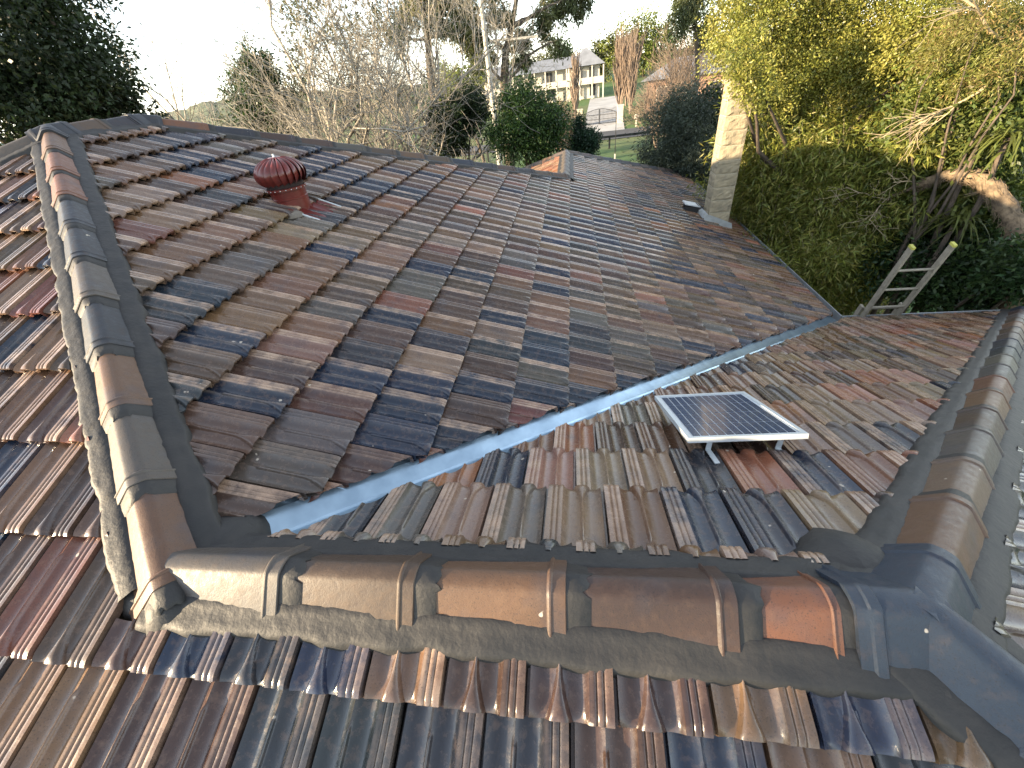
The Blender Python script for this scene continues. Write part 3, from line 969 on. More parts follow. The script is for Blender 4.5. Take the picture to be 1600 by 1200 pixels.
# red flashing sheet that steps down over the tiles
mb = MB(); nu, nv = 14, 8; V = []
for i in range(nv + 1):
    for k in range(nu + 1):
        x = VX + 0.06 + 0.26 * i / nv; y = VY - 0.20 + 0.42 * k / nu
        zz = -m_ * x + 0.050 + 0.012 * math.sin(k * 2.0) - (0.03 if i == nv else 0)
        V.append((x, y, zz))
mb.add(V, [(i * (nu + 1) + k, i * (nu + 1) + k + 1, (i + 1) * (nu + 1) + k + 1, (i + 1) * (nu + 1) + k) for i in range(nv) for k in range(nu)])
mb.build('base_flashing', M['vent_red'], vent, smooth=True, sharp=50)
for yy in (VY - 0.2, VY + 0.2):
    mb = MB(); mb.bar((VX + 0.12, yy, -m_ * (VX + 0.12) + 0.062), (VX + 0.31, yy, -m_ * (VX + 0.31) + 0.058), 0.012, 0.012)
    mb.build('flashing_hem', M['alu'], vent)
# pale mortar dab on the uphill-front side
blob('mortar_dab', np.array([VX + 0.10, VY - 0.20, -m_ * (VX + 0.10) + 0.02]), 0.085, M['dab'], vent, 9, 0.5, 18)

# ------------------------------------------------------------------ small solar panel on bent legs
def pt_on(px, py, wanted_off):
    v = ray(px, py); n = np.array([0, m_, 1.0])
    return CAM + v * (wanted_off - n @ CAM) / (n @ v)
nl, nr_ = pt_on(1066, 683, 0.15), pt_on(1252, 680, 0.15)
fr, fl_ = pt_on(1171, 612, 0.16), pt_on(1030, 617, 0.16)
pc = (nl + nr_ + fr + fl_) / 4
px_ = ((nr_ - nl) + (fr - fl_)); px_ = np.array([px_[0], px_[1], 0]); px_ /= np.linalg.norm(px_)
pv = ((fr + fl_) - (nl + nr_)) / 2
pv = pv - px_ * (pv @ px_); PH = np.linalg.norm(pv); pv /= PH
pn = np.cross(px_, pv)
PW = (np.linalg.norm(nr_ - nl) + np.linalg.norm(fr - fl_)) / 2
panel = thing('solar_panel', tuple(pc - pn * 0.12), 'small white-framed solar panel on two bent legs standing on the brown tiles', 'solar panel')
pm = mat_from(px_, pv, pn, pc)
FT = 0.024; FW = 0.019
for (cx, cy, sx, sy) in ((0, -PH / 2 + FW / 2, PW, FW), (0, PH / 2 - FW / 2, PW, FW), (-PW / 2 + FW / 2, 0, FW, PH - 2 * FW - 0.001), (PW / 2 - FW / 2, 0, FW, PH - 2 * FW - 0.001)):
    mb = MB(); mb.box((cx, cy, -FT / 2), (sx, sy, FT)); mb.build('frame_bar', M['alu'], panel, m=pm)
def cell_mat():
    m, nt, b = new_mat('solar_cell_blue')
    nt.links.new(mix(nt, pos_noise(nt, 60, 2), (0.026, 0.044, 0.088), (0.048, 0.070, 0.125)), b.inputs['Base Color'])
    b.inputs['Roughness'].default_value = 0.22; b.inputs['Coat Weight'].default_value = 0.35; b.inputs['Coat Roughness'].default_value = 0.05
    return m
M['cell'] = cell_mat()
M['back'] = simple_mat('solar_backsheet', (0.55, 0.58, 0.60), 0.4)
IW, IH = PW - 2 * FW, PH - 2 * FW
mb = MB(); mb.box((0, 0, -0.010), (IW, IH, 0.008)); glass = mb.build('backsheet', M['back'], panel, m=pm)
nxc, nyc = 12, 4
cw, ch = (IW - 0.02) / nxc, (IH - 0.02) / nyc
mb = MB(); mb.box((0, 0, 0), (cw - 0.0052, ch - 0.0058, 0.0015))
cell_me = np_mesh('solar_cell', np.array(mb.v), mb.f, [M['cell']])
for i in range(nxc):
    for j in range(nyc):
        obj('solar_cell', cell_me, glass, pm @ Matrix.Translation((-IW / 2 + 0.01 + cw * (i + 0.5), -IH / 2 + 0.01 + ch * (j + 0.5), -0.005)))
for fx in (-0.30, 0.30):
    for (yy, down) in ((-PH / 2 + 0.015, 1), (PH / 2 - 0.03, 0)):
        a = pc + px_ * fx * PW + pv * yy - pn * FT
        b = a + np.array([0.0, 0.0, -0.05 if down else -0.075])
        zb = -m_ * b[1] + 0.055
        b[2] = zb + 0.012
        e = np.array([b[0] + 0.01, b[1] - 0.10 if down else b[1] + 0.08, 0]); e[2] = -m_ * e[1] + 0.048
        mb = MB(); mb.bar(a, b, 0.022, 0.005, up=(0, 1, 0)); mb.bar(b, e, 0.022, 0.005)
        mb.build('leg', M['alu'], panel)

# ------------------------------------------------------------------ small vent cowl by the chimney
p = np.array([3.62, 8.50, 0.0]); p[2] = -m_ * p[0] + 0.045
cowl = thing('roof_vent_cowl', tuple(p), 'low dark vent box with pale tilted lid beside the stone chimney', 'roof vent')
mb = MB(); mb.box(p + [0, 0, 0.05], (0.26, 0.24, 0.12)); mb.build('box', M['black'], cowl)
mb = MB(); mb.box(p + [0, 0, 0.125], (0.30, 0.28, 0.02), m=Matrix.Rotation(0.25, 3, 'Y')); mb.build('lid', M['back'], cowl)

# ------------------------------------------------------------------ ladder leaning on the far eave
LX0, LX1, LY, LZ = 5.05, 5.455, 4.80, -1.975
tl = math.radians(76.0)
ldir = np.array([0, -math.cos(tl), math.sin(tl)]); lnorm = np.array([0, math.sin(tl), math.cos(tl)])
foot_len = (LZ + 4.5) / math.sin(tl)
lbase = np.array([(LX0 + LX1) / 2, LY, LZ]) - ldir * foot_len
ladder = thing('extension_ladder', tuple(lbase), 'weathered aluminium extension ladder leaning on the eave gutter by the bamboo', 'ladder')
for x in (LX0, LX1):
    for off, l0, l1 in ((0.0, 0.02, foot_len + 1.10), (0.075, 0.02, foot_len + 0.18)):
        mb = MB()
        a = np.array([x + (0.028 if off else 0) * (1 if x > 5.2 else -1), LY, LZ]) - ldir * foot_len + ldir * l0 + lnorm * off
        b = a + ldir * (l1 - l0)
        mb.bar(a, b, 0.028, 0.068, up=tuple(lnorm))
        rail = mb.build('rail', M['ladder'], ladder)
        if not off:
            cpm = MB(); cpm.bar(b - ldir * 0.005, b + ldir * 0.022, 0.034, 0.074, up=tuple(lnorm)); cpm.build('end_cap', M['ladder_cap'], rail)
t = 0.25
while t < foot_len + 1.05:
    mb = MB()
    c0 = np.array([0, LY, LZ]) - ldir * foot_len + ldir * t
    mb.tube([c0 + [LX0 + 0.014, 0, 0], c0 + [LX1 - 0.014, 0, 0]], 0.0155, 8)
    mb.build('rung', M['ladder'], ladder, smooth=True, sharp=50)
    t += 0.285
mb = MB()
for off in (0.08,):
    c0 = np.array([0, LY, LZ]) + ldir * 0.12 + lnorm * off
    mb.tube([c0 + [LX0 - 0.04, 0, 0], c0 + [LX1 + 0.04, 0, 0]], 0.016, 8)
mb.build('rung', M['ladder'], ladder)

# ------------------------------------------------------------------ vegetation builders
def unit(v): return v / np.linalg.norm(v, axis=-1, keepdims=True)

def leaf_arrays(C, size, col, r, down=0.0, out=None, aspect=0.45):
    """kite shaped leaves at points C; size: mean length; col (n,3)"""
    n = len(C)
    d = r.normal(0, 1, (n, 3))
    if out is not None: d = d * 0.7 + out * 0.9
    d[:, 2] -= down
    d = unit(d)
    s = unit(np.cross(d, r.normal(0, 1, (n, 3))))
    L = size * r.uniform(0.6, 1.35, (n, 1)); Wd = L * aspect
    V = np.empty((n, 4, 3))
    V[:, 0] = C; V[:, 1] = C + d * L * 0.45 + s * Wd * 0.5; V[:, 2] = C + d * L; V[:, 3] = C + d * L * 0.45 - s * Wd * 0.5
    colr = np.ones((n, 4, 4)); colr[:, :, :3] = col[:, None, :]
    F = np.arange(n * 4).reshape(n, 4)
    return V.reshape(-1, 3), F, colr.reshape(-1, 4)

def blob_points(c, rad, n, r, clumps, tight=0.22, hollow=0.45):
    rad = np.array(rad if hasattr(rad, '__len__') else (rad,) * 3, float)
    cd = unit(r.normal(0, 1, (clumps, 3))); cr = r.uniform(0, 1, (clumps, 1)) ** hollow
    cc = c + cd * cr * rad
    k = r.integers(0, clumps, n)
    sc = rad.mean() * tight * r.uniform(0.6, 1.3, clumps)
    P = cc[k] + r.normal(0, 1, (n, 3)) * sc[k][:, None]
    return P, k, cd[k]

def crown_mesh(name, blobs, nleaf, size, colors, r, mat, down=0.2, aspect=0.45, clumps=26, tight=0.22, hollow=0.45):
    Vs, Fs, Cs = [], [], []; n0 = 0
    tot = sum(np.prod(np.array(b[1] if hasattr(b[1], '__len__') else (b[1],) * 3)) ** (2 / 3.) for b in blobs)
    for (c, rad) in blobs:
        w = np.prod(np.array(rad if hasattr(rad, '__len__') else (rad,) * 3)) ** (2 / 3.)
        n = int(nleaf * w / tot)
        P, k, od = blob_points(np.array(c), rad, n, r, clumps, tight, hollow)
        base = np.array(colors)[r.integers(0, len(colors), clumps)]
        tone = r.uniform(0.65, 1.35, (clumps, 1))
        col = np.clip((base * tone)[k] * r.uniform(0.7, 1.3, (n, 1)), 0.004, 0.6)
        V, F, Cc = leaf_arrays(P, size, col, r, down, od * 0.6, aspect)
        Vs.append(V); Fs.append(F + n0); Cs.append(Cc); n0 += len(V)
    return np_mesh(name, np.concatenate(Vs), np.concatenate(Fs), [mat], colr=np.concatenate(Cs))

def limb(mb, a, b, r0, r1, r, bend=0.12, n=5, sides=7):
    a = np.array(a, float); b = np.array(b, float); L = np.linalg.norm(b - a)
    pts = []; off = np.zeros(3)
    for i in range(n + 1):
        t = i / n
        off = off + r.normal(0, bend * L / n, 3) if 0 < i < n else off * (1 - (t == 1))
        pts.append(a + (b - a) * t + off)
    mb.tube(pts, [r0 + (r1 - r0) * i / n for i in range(n + 1)], sides)

def leafy(name, base, blobs, label, cat, nleaf, size, colors, seed, trunk_r=0.15, mat='leaf', bark='bark', group=None, fork=0.55, trunkname='trunk', **kw):
    r = np.random.default_rng(seed)
    t = thing(name, tuple(base), label, cat, group)
    base = np.array(base, float)
    cen = np.mean([np.array(b[0]) for b in blobs], 0)
    fk = base + (cen - base) * fork
    mb = MB(); limb(mb, base, fk, trunk_r, trunk_r * 0.7, r, 0.06)
    for b in blobs: limb(mb, fk, np.array(b[0]), trunk_r * 0.5, trunk_r * 0.12, r)
    mb.build(trunkname, M[bark], t, smooth=True, sharp=80)
    obj('crown', crown_mesh('crown', blobs, nleaf, size, colors, r, M[mat], **kw), t)
    return t

def branches(base, d0, length, radius, r, levels, kids=(5, 5, 4, 4), ang=(25, 60), shrink=0.68, wig=0.18, up=0.1, first=0.3, rmin=0.004):
    """segments (p, q, r0, r1) of a bare tree"""
    S = []
    stack = [(np.array(base, float), unit(np.array(d0, float)), length, radius, 0)]
    while stack:
        p, d, L, rad, lv = stack.pop()
        ns = 6 if lv == 0 else 4 if lv < 3 else 3
        pts = [p]; dirs = []
        for i in range(ns):
            d = unit(d + r.normal(0, wig, 3) + np.array([0, 0, up * (0.4 if lv < 2 else 1)]))
            pts.append(pts[-1] + d * L / ns); dirs.append(d)
        re = max(rmin, rad * 0.55)
        for i in range(ns):
            S.append((pts[i], pts[i + 1], rad + (re - rad) * i / ns, rad + (re - rad) * (i + 1) / ns))
        if lv < levels:
            nk = kids[min(lv, len(kids) - 1)]
            for k in range(nk):
                f = first + (1 - first) * (k + r.uniform(0.2, 1)) / nk if lv == 0 else r.uniform(0.2, 1.0)
                i = min(ns - 1, int(f * ns)); q = pts[i] + (pts[i + 1] - pts[i]) * (f * ns - i if f < 1 else 1)
                a = math.radians(r.uniform(*ang)); sd = unit(np.cross(dirs[i], r.normal(0, 1, 3)))
                nd = dirs[i] * math.cos(a) + sd * math.sin(a)
                stack.append((q, nd, L * shrink * r.uniform(0.7, 1.15), max(rmin, (rad + (re - rad) * f) * 0.62), lv + 1))
    return S

def seg_mesh(name, S, mat, sides=4):
    P = np.array([s[0] for s in S]); Qp = np.array([s[1] for s in S]); r0 = np.array([s[2] for s in S]); r1 = np.array([s[3] for s in S])
    d = unit(Qp - P + 1e-9)
    ref = np.where(np.abs(d[:, 2:3]) > 0.9, np.array([[1.0, 0, 0]]), np.array([[0, 0, 1.0]]))
    x = unit(np.cross(d, ref)); y = np.cross(d, x)
    n = len(S); V = np.empty((n, 2, sides, 3))
    for k in range(sides):
        a = 2 * math.pi * k / sides
        o = x * math.cos(a) + y * math.sin(a)
        V[:, 0, k] = P + o * r0[:, None]; V[:, 1, k] = Qp + o * r1[:, None]
    b = np.arange(n)[:, None] * 2 * sides
    F = np.concatenate([b + np.array([[k, (k + 1) % sides, sides + (k + 1) % sides, sides + k]]) for k in range(sides)])
    return np_mesh(name, V.reshape(-1, 3), F, [mat], smooth=True)

def bare_tree(name, base, label, height, radius, seed, mat='bare', levels=4, kids=(7, 5, 4, 4), d0=(0, 0, 1), cat='tree', group=None, stems=1, spread=0.25, **kw):
    r = np.random.default_rng(seed)
    t = thing(name, tuple(base), label, cat, group)
    trunkS, twigS = [], []
    for s in range(stems):
        dd = np.array(d0, float) + (r.normal(0, spread, 3) * [1, 1, 0] if stems > 1 else 0)
        S = branches(base, dd, height, radius, r, levels, kids, **kw)
        for q in S: (trunkS if q[2] > radius * 0.42 else twigS).append(q)
    if trunkS: obj('trunk', seg_mesh('trunk', trunkS, M[mat], 7), t)
    if twigS: obj('crown', seg_mesh('crown', twigS, M[mat], 3), t)
    return t

def gpos(px, py, d):
    p = at(px, py, d); return np.array([p[0], p[1], ground_z(p[1])])
def bl(*args): return [(at(px, py, d), r) for (px, py, d, r) in args]

# ------------------------------------------------------------------ left and middle distance
DARK = [(0.022, 0.038, 0.016), (0.030, 0.048, 0.020), (0.018, 0.030, 0.014)]
OLIVE = [(0.075, 0.085, 0.030), (0.055, 0.070, 0.028), (0.095, 0.095, 0.035)]
GREEN = [(0.030, 0.065, 0.018), (0.042, 0.080, 0.022), (0.022, 0.050, 0.016)]
GREY = [(0.050, 0.068, 0.050), (0.065, 0.080, 0.055), (0.040, 0.055, 0.042)]
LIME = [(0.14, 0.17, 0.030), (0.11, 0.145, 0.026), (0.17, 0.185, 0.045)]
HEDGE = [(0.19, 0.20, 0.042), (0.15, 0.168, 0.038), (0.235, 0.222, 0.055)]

leafy('evergreen_tree', gpos(20, 150, 13), bl((10, 40, 13, 1.6), (95, 90, 13, 1.15), (40, 140, 12.6, 1.1), (140, 150, 13.2, 0.85), (-90, 60, 13, 1.7), (60, -20, 13.2, 1.05), (170, 135, 13.2, 0.6), (205, 180, 13, 0.55), (-60, 180, 12.6, 1.2), (120, 215, 13, 0.9)),
      'tall dark glossy evergreen tree rising behind the highest ridge peak', 'tree', 46000, 0.10, DARK, 11, 0.2, clumps=55, tight=0.15)
bare_tree('bare_tree', gpos(190, 120, 21), 'thin leafless tree with fine pale twigs beside the dark evergreen', 5.4, 0.09, 12, levels=4, kids=(9, 5, 4, 3), up=0.2, ang=(18, 40), shrink=0.5, wig=0.12)
leafy('dark_conifer', gpos(405, 150, 21), bl((405, 110, 21, (0.6, 0.6, 0.9)), (395, 165, 21, (1.0, 1.0, 1.2)), (430, 160, 20.6, (0.9, 0.9, 1.1)), (415, 215, 21, 1.3)),
      'dense dark green conical tree with bare branches tangled in front of it', 'tree', 30000, 0.11, GREEN, 13, 0.16, clumps=60, tight=0.16)
bare_tree('tangled_bare_tree', gpos(485, 200, 17), 'low leafless tree with dense tangled white twigs before the dark conifer', 4.3, 0.12, 14, levels=5, kids=(8, 6, 5, 4, 2), wig=0.24, up=0.06, ang=(25, 70), shrink=0.70)
bare_tree('tangled_bare_tree', gpos(535, 200, 16), 'broad leafless tree with the widest spread of pale curling branches', 6.2, 0.16, 15, levels=5, kids=(10, 6, 5, 4, 3), wig=0.2, up=0.08, ang=(25, 65), shrink=0.68)
bare_tree('tangled_bare_tree', gpos(600, 215, 15), 'leafless tree with thick pale trunk showing just above the roof ridge', 6.0, 0.16, 16, levels=5, kids=(10, 6, 5, 4, 2), wig=0.2, up=0.10, ang=(25, 60), shrink=0.66)
bare_tree('tangled_bare_tree', gpos(655, 225, 15.5), 'leafless tree with leaning pale trunk beside the cream shed', 3.9, 0.12, 17, levels=5, kids=(9, 6, 4, 4, 2), wig=0.2, up=0.08, d0=(-0.25, 0, 1), ang=(25, 65))
leafy('mistletoe_tree', gpos(520, 60, 20), bl((480, 20, 20, 0.9), (545, 70, 20, 0.8), (590, 30, 20, 1.0), (500, -30, 20, 1.0), (560, 120, 20, 0.7), (470, 110, 20, 0.8)),
      'thin olive leafed tree standing among the pale bare branches', 'tree', 4200, 0.14, OLIVE, 18, 0.14, clumps=30, tight=0.24)
# eucalypts
def gum(px_base, d, trunk_px, blobs, label, nleaf, seed, tr=0.28, colors=OLIVE, size=0.28):
    r = np.random.default_rng(seed)
    b = gpos(px_base, 140, d)
    t = thing('eucalyptus_tree', tuple(b), label, 'tree', 'eucalypts')
    mb = MB(); pts = [b] + [at(x, y, d) for x, y in trunk_px]
    mb.tube(pts, [tr * (1 - 0.7 * i / (len(pts) - 1)) for i in range(len(pts))], 8)
    BB = bl(*[(x, y, d + r.uniform(-1.5, 1.5), q) for x, y, q in blobs])
    for (c, q) in BB:
        i = min(range(1, len(pts)), key=lambda k: np.linalg.norm(pts[k] - c) + (2 if pts[k][2] > c[2] else 0))
        limb(mb, pts[i], c, tr * 0.34, tr * 0.08, r, 0.2, 5, 5)
    mb.build('trunk', M['bark'], t, smooth=True, sharp=80)
    obj('crown', crown_mesh('crown', BB, nleaf, size, colors, r, M['leaf_matte'], down=0.7, aspect=0.28, clumps=22, tight=0.2, hollow=0.5), t)
gum(672, 34, [(672, 120), (668, 60), (662, 20), (655, -40)], [(640, 15, 1.1), (690, 25, 1.3), (700, -15, 1.5), (620, 55, 0.9), (660, -30, 1.6), (720, 45, 0.9)], 'tall gum tree with dark trunk behind the pale bare trees', 14000, 21)
gum(785, 38, [(788, 130), (790, 80), (800, 40), (810, -20)], [(740, 55, 1.2), (750, 90, 1.1), (775, 20, 1.1), (815, 85, 0.9), (850, 45, 1.0), (870, 10, 1.2), (812, 55, 0.8), (730, 20, 1.2), (875, 75, 0.6), (905, -5, 1.2)], 'spreading gum tree just right of the utility pole', 19000, 22, 0.42)
gum(1090, 46, [(1090, 110), (1088, 50), (1084, 0), (1080, -40)], [(1080, 10, 1.4), (1100, 45, 1.2), (1065, 40, 1.0), (1095, -20, 1.8), (1070, -10, 1.3)], 'slender gum tree above the far grey roofed house', 9000, 23, 0.22)
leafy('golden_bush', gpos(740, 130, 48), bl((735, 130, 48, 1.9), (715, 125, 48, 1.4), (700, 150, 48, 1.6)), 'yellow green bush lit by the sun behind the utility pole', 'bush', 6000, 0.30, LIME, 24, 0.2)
# shrubs in front of the road
leafy('dark_shrub', gpos(715, 205, 16), bl((712, 185, 16, 0.75), (700, 215, 16, 0.7), (735, 175, 16.3, 0.6)), 'dark green rounded shrub below the utility pole', 'shrub', 20000, 0.09, DARK, 25, 0.1, clumps=40)
leafy('dark_shrub', gpos(830, 200, 15.5), bl((815, 175, 15.5, 0.75), (850, 190, 15.5, 0.75), (800, 205, 15.3, 0.8), (845, 220, 15.5, 0.7), (805, 160, 15.8, 0.35)), 'mid green bushy shrub, the largest beyond the roof ridge', 'shrub', 36000, 0.085, GREEN, 26, 0.12, clumps=50)
bare_tree('dry_shrub', gpos(745, 225, 13.5), 'leafless pale twiggy shrub between the two green shrubs', 2.4, 0.045, 27, levels=3, kids=(6, 4, 3), stems=5, spread=0.3, cat='shrub', rmin=0.006, wig=0.2)
leafy('small_conifer', gpos(905, 222, 16.5), bl((905, 232, 16.5, (0.55, 0.55, 0.5)), (905, 212, 16.5, (0.36, 0.36, 0.45)), (905, 196, 16.5, (0.16, 0.16, 0.4)), (925, 220, 16.4, 0.3)), 'small blue green conifer just beyond the far roof ridge', 'tree', 11000, 0.075, [(0.022, 0.05, 0.030), (0.030, 0.062, 0.036)], 28, 0.07, clumps=40)
bare_tree('brown_thicket', gpos(878, 200, 44), 'reddish brown leafless thicket left of the driveway gate', 2.6, 0.05, 29, mat='bare_brown', levels=3, kids=(7, 5, 4), stems=14, spread=0.35, cat='shrub', rmin=0.014)
leafy('wattle_tree', gpos(1050, 230, 15), bl((1040, 215, 15, 0.8), (1075, 190, 15, 0.8), (1060, 255, 14.6, 0.8), (1095, 235, 14.6, 0.75), (1035, 265, 14.6, 0.6), (1085, 290, 14.4, 0.8), (1060, 165, 15.2, 0.5)), 'feathery grey green tree between the far eave and the road', 'tree', 42000, 0.10, GREY, 30, 0.11, mat='leaf_matte', aspect=0.22, clumps=46)
leafy('round_bush', gpos(1108, 175, 17), bl((1108, 178, 17, 0.75), (1125, 165, 17.4, 0.7), (1110, 205, 17, 0.8)), 'deep green bush tucked behind the stone chimney', 'bush', 14000, 0.10, DARK, 31, 0.1)
# poplars by the gate
for i, (px, d, h, seed, lab) in enumerate(((899, 74, 7.8, 41, 'leafless columnar poplar standing left of the driveway gate'), (968, 76, 9.8, 42, 'tallest leafless columnar poplar behind the right gate pillar'), (984, 73, 9.0, 43, 'leafless columnar poplar beside the mailbox'), (977, 82, 9.4, 44, 'leafless columnar poplar between the two taller ones along the driveway'))):
    bare_tree('columnar_poplar', gpos(px, 180, d), lab, h * 0.72, 0.13, seed, mat='bare_brown', levels=2, kids=(46, 9), stems=4, spread=0.05, ang=(9, 22), shrink=0.36, up=0.35, wig=0.06, first=0.06, rmin=0.016, group='poplars along the driveway')
bare_tree('bare_tree', gpos(1062, 120, 52), 'bare brown tree with upright twigs before the grey roofed house', 5.2, 0.12, 45, mat='bare_brown', levels=3, kids=(14, 6, 4), stems=3, spread=0.2, up=0.2, rmin=0.012)
bare_tree('bare_tree', gpos(1035, 140, 44), 'small bare tree with ruddy twigs right of the mailbox', 3.4, 0.08, 46, mat='bare_brown', levels=3, kids=(12, 6, 4), stems=3, spread=0.3, up=0.1, rmin=0.012)
# trees on the rise behind the white house
fr_ = np.random.default_rng(77)
for i, (px, py, r_, cs, lab) in enumerate(((815, 95, 6.5, OLIVE, 'olive tree behind the left end of the white house'), (860, 90, 6.0, OLIVE, 'rounded olive tree rising over the white house roof'), (885, 85, 5.0, GREEN, 'dark tree between the white house roofs'), (945, 70, 5.5, OLIVE, 'olive tree right behind the pyramid roof'), (975, 62, 7.0, LIME, 'broad sunlit tree behind the tall poplar'), (1010, 48, 6.0, LIME, 'tall golden green tree on the rise'), (1035, 60, 6.0, OLIVE, 'dense olive tree left of the slender gum'), (760, 105, 7.0, OLIVE, 'olive tree behind the spreading gum'), (690, 120, 7.0, GREEN, 'green tree far behind the tall gum trunk'), (620, 140, 8.0, OLIVE, 'large olive tree far behind the bare trees'), (540, 150, 8.0, GREEN, 'large green tree far behind the broad bare tree'), (470, 160, 8.0, OLIVE, 'olive tree far behind the low bare tree'), (1090, 60, 8.0, GREEN, 'dark tree behind the grey roofed house'), (1130, 40, 8.0, OLIVE, 'tree behind the hedge tree by the chimney'))):
    d = 135 + fr_.uniform(-8, 20)
    c = at(px, py, d)
    leafy('hillside_tree', gpos(px, py, d), [(c, (r_ * 0.62, r_ * 0.6, r_ * 0.75)), (c + [r_ * .45, 0, -r_ * .35], r_ * .5), (c + [-r_ * .45, 0, -r_ * .3], r_ * .5), (c + [0, 0, -r_ * .9], r_ * .6)], lab, 'tree', 5200, 0.55, cs, 100 + i, 0.35, mat='leaf_matte', group='trees on the rise', clumps=24)

# ------------------------------------------------------------------ utility pole
pb = gpos(768, 145, 30)
ptop = at(752, -30, 30)
pole = thing('utility_pole', tuple(pb), 'pale grey utility pole with one horizontal arm among the gum trees', 'utility pole')
mb = MB(); mb.tube([pb, (pb[0], pb[1], ptop[2])], [0.17, 0.12], 12); mb.build('mast', M['pole'], pole, smooth=True, sharp=50)
a0, a1 = at(766, 64, 30), at(840, 57, 30)
mb = MB(); mb.bar(a0, a1, 0.09, 0.11); mb.build('arm', M['pole'], pole)
mb = MB(); mb.tube([(pb[0], pb[1], a0[2] + 0.9), (a0 + (a1 - a0) * 0.55)], 0.02, 6); mb.build('brace', M['pole'], pole)

# ------------------------------------------------------------------ white two-storey house across the road
HC = np.array([*pl2(-1.2, 99.0), -4.4])
HM = Matrix.Translation(Vector(HC)) @ Matrix.Rotation(math.radians(1.0), 4, 'Z')
far = thing('verandah_house', tuple(HC), 'white two-storey house with upper verandah and grey hip roofs across the road', 'house', rz=math.radians(1.0))
def hb(name, boxes, mat, parent=None):
    mb = MB()
    for c, d in boxes: mb.box(c, d)
    return mb.build(name, M[mat], parent or far, m=HM)
def hip_roof(name, x0, x1, y0, y1, z0, z1, ridge, mat='slate', parent=None):
    mb = MB(); ym = (y0 + y1) / 2
    a, b = x0 + ridge, x1 - ridge
    mb.poly([(x0, y0, z0), (x1, y0, z0), (b, ym, z1), (a, ym, z1)]); mb.poly([(x1, y1, z0), (x0, y1, z0), (a, ym, z1), (b, ym, z1)])
    mb.poly([(x0, y1, z0), (x0, y0, z0), (a, ym, z1)]); mb.poly([(x1, y0, z0), (x1, y1, z0), (b, ym, z1)]); mb.poly([(x0, y0, z0), (x0, y1, z0), (x1, y1, z0), (x1, y0, z0)])
    return mb.build(name, M[mat], parent or far, m=HM)
hb('wall', [((-4.5, 5.5, 2.6), (21.5, 8.0, 5.2)), ((4.8, 2.2, 2.6), (5.4, 3.2, 5.2))], 'white')
hb('verandah_floor', [((-6.8, 0.6, 2.55), (19.5, 1.9, 0.22)), ((4.8, -0.2, 2.552), (7.0, 1.6, 0.22))], 'white')
hip_roof('roof', -17.0, 7.2, -0.4, 10.2, 5.25, 7.1, 3.6)
hip_roof('bay_roof', 1.4, 8.4, -1.3, 5.8, 5.32, 8.0, 3.2)
hb('balustrade', [((-6.8, -0.32, 3.45), (19.5, 0.06, 0.07)), ((-6.8, -0.32, 3.05), (19.5, 0.03, 0.72)), ((4.8, -0.98, 3.45), (7.0, 0.06, 0.07)), ((4.8, -0.98, 3.05), (7.0, 0.03, 0.72))], 'white')
for x in (-16.3, -13.8, -11.3, -9.2, -7.1, -5.0, -2.9, -0.8, 1.2): hb('post', [((x, -0.30, 2.6), (0.22, 0.22, 5.2))], 'white')
for x in (1.6, 3.7, 6.0, 8.1): hb('post', [((x, -0.95, 2.6), (0.22, 0.22, 5.2))], 'white')
for (x, z, w, h, y) in ((-8.6, 1.2, 1.2, 2.1, 1.46), (-6.0, 1.3, 1.7, 2.1, 1.46), (-4.0, 1.2, 0.9, 2.2, 1.46), (-2.0, 1.4, 1.7, 1.7, 1.46), (3.6, 1.4, 1.1, 1.7, 0.56), (6.2, 1.4, 1.2, 1.9, 0.56), (-8.4, 4.1, 1.3, 1.9, 1.46), (-5.6, 4.1, 1.3, 1.9, 1.46), (-2.2, 4.1, 1.3, 1.9, 1.46), (3.8, 4.1, 1.1, 1.9, 0.56), (6.0, 4.1, 1.1, 1.9, 0.56)):
    fr2 = hb('window', [((x, y, z - h / 2), (w + 0.16, 0.08, 0.08)), ((x, y, z + h / 2), (w + 0.16, 0.08, 0.08)), ((x - w / 2, y, z), (0.08, 0.078, h)), ((x + w / 2, y, z), (0.08, 0.078, h)), ((x, y, z), (0.06, 0.076, h))], 'white')
    hb('pane', [((x, y + 0.02, z), (w, 0.03, h))], 'glass', fr2)
# second house, mostly behind trees
H2 = np.array([*pl2(12.6, 72.0), 0.0]); H2[2] = ground_z(H2[1])
HM2 = Matrix.Translation(Vector(H2)) @ Matrix.Rotation(math.radians(-14), 4, 'Z')
far2 = thing('grey_roofed_house', tuple(H2), 'low brown house with grey roof half hidden by bare trees', 'house', rz=math.radians(-14))
HM_keep = HM; HM = HM2
hb('wall', [((0, 4, 1.9), (11, 7, 3.8))], 'brickwall', far2)
hip_roof('roof', -6.3, 6.3, -0.6, 8.6, 3.8, 5.9, 4.0, 'slate', far2)
for x in (-3.4, 0.4, 3.4):
    w2 = hb('window', [((x, 0.46, 1.3), (1.5, 0.08, 0.1)), ((x, 0.46, 2.9), (1.5, 0.08, 0.1)), ((x - 0.72, 0.46, 2.1), (0.1, 0.078, 1.5)), ((x + 0.72, 0.46, 2.1), (0.1, 0.078, 1.5))], 'white', far2)
    hb('pane', [((x, 0.48, 2.1), (1.36, 0.03, 1.5))], 'glass', w2)
HM = HM_keep

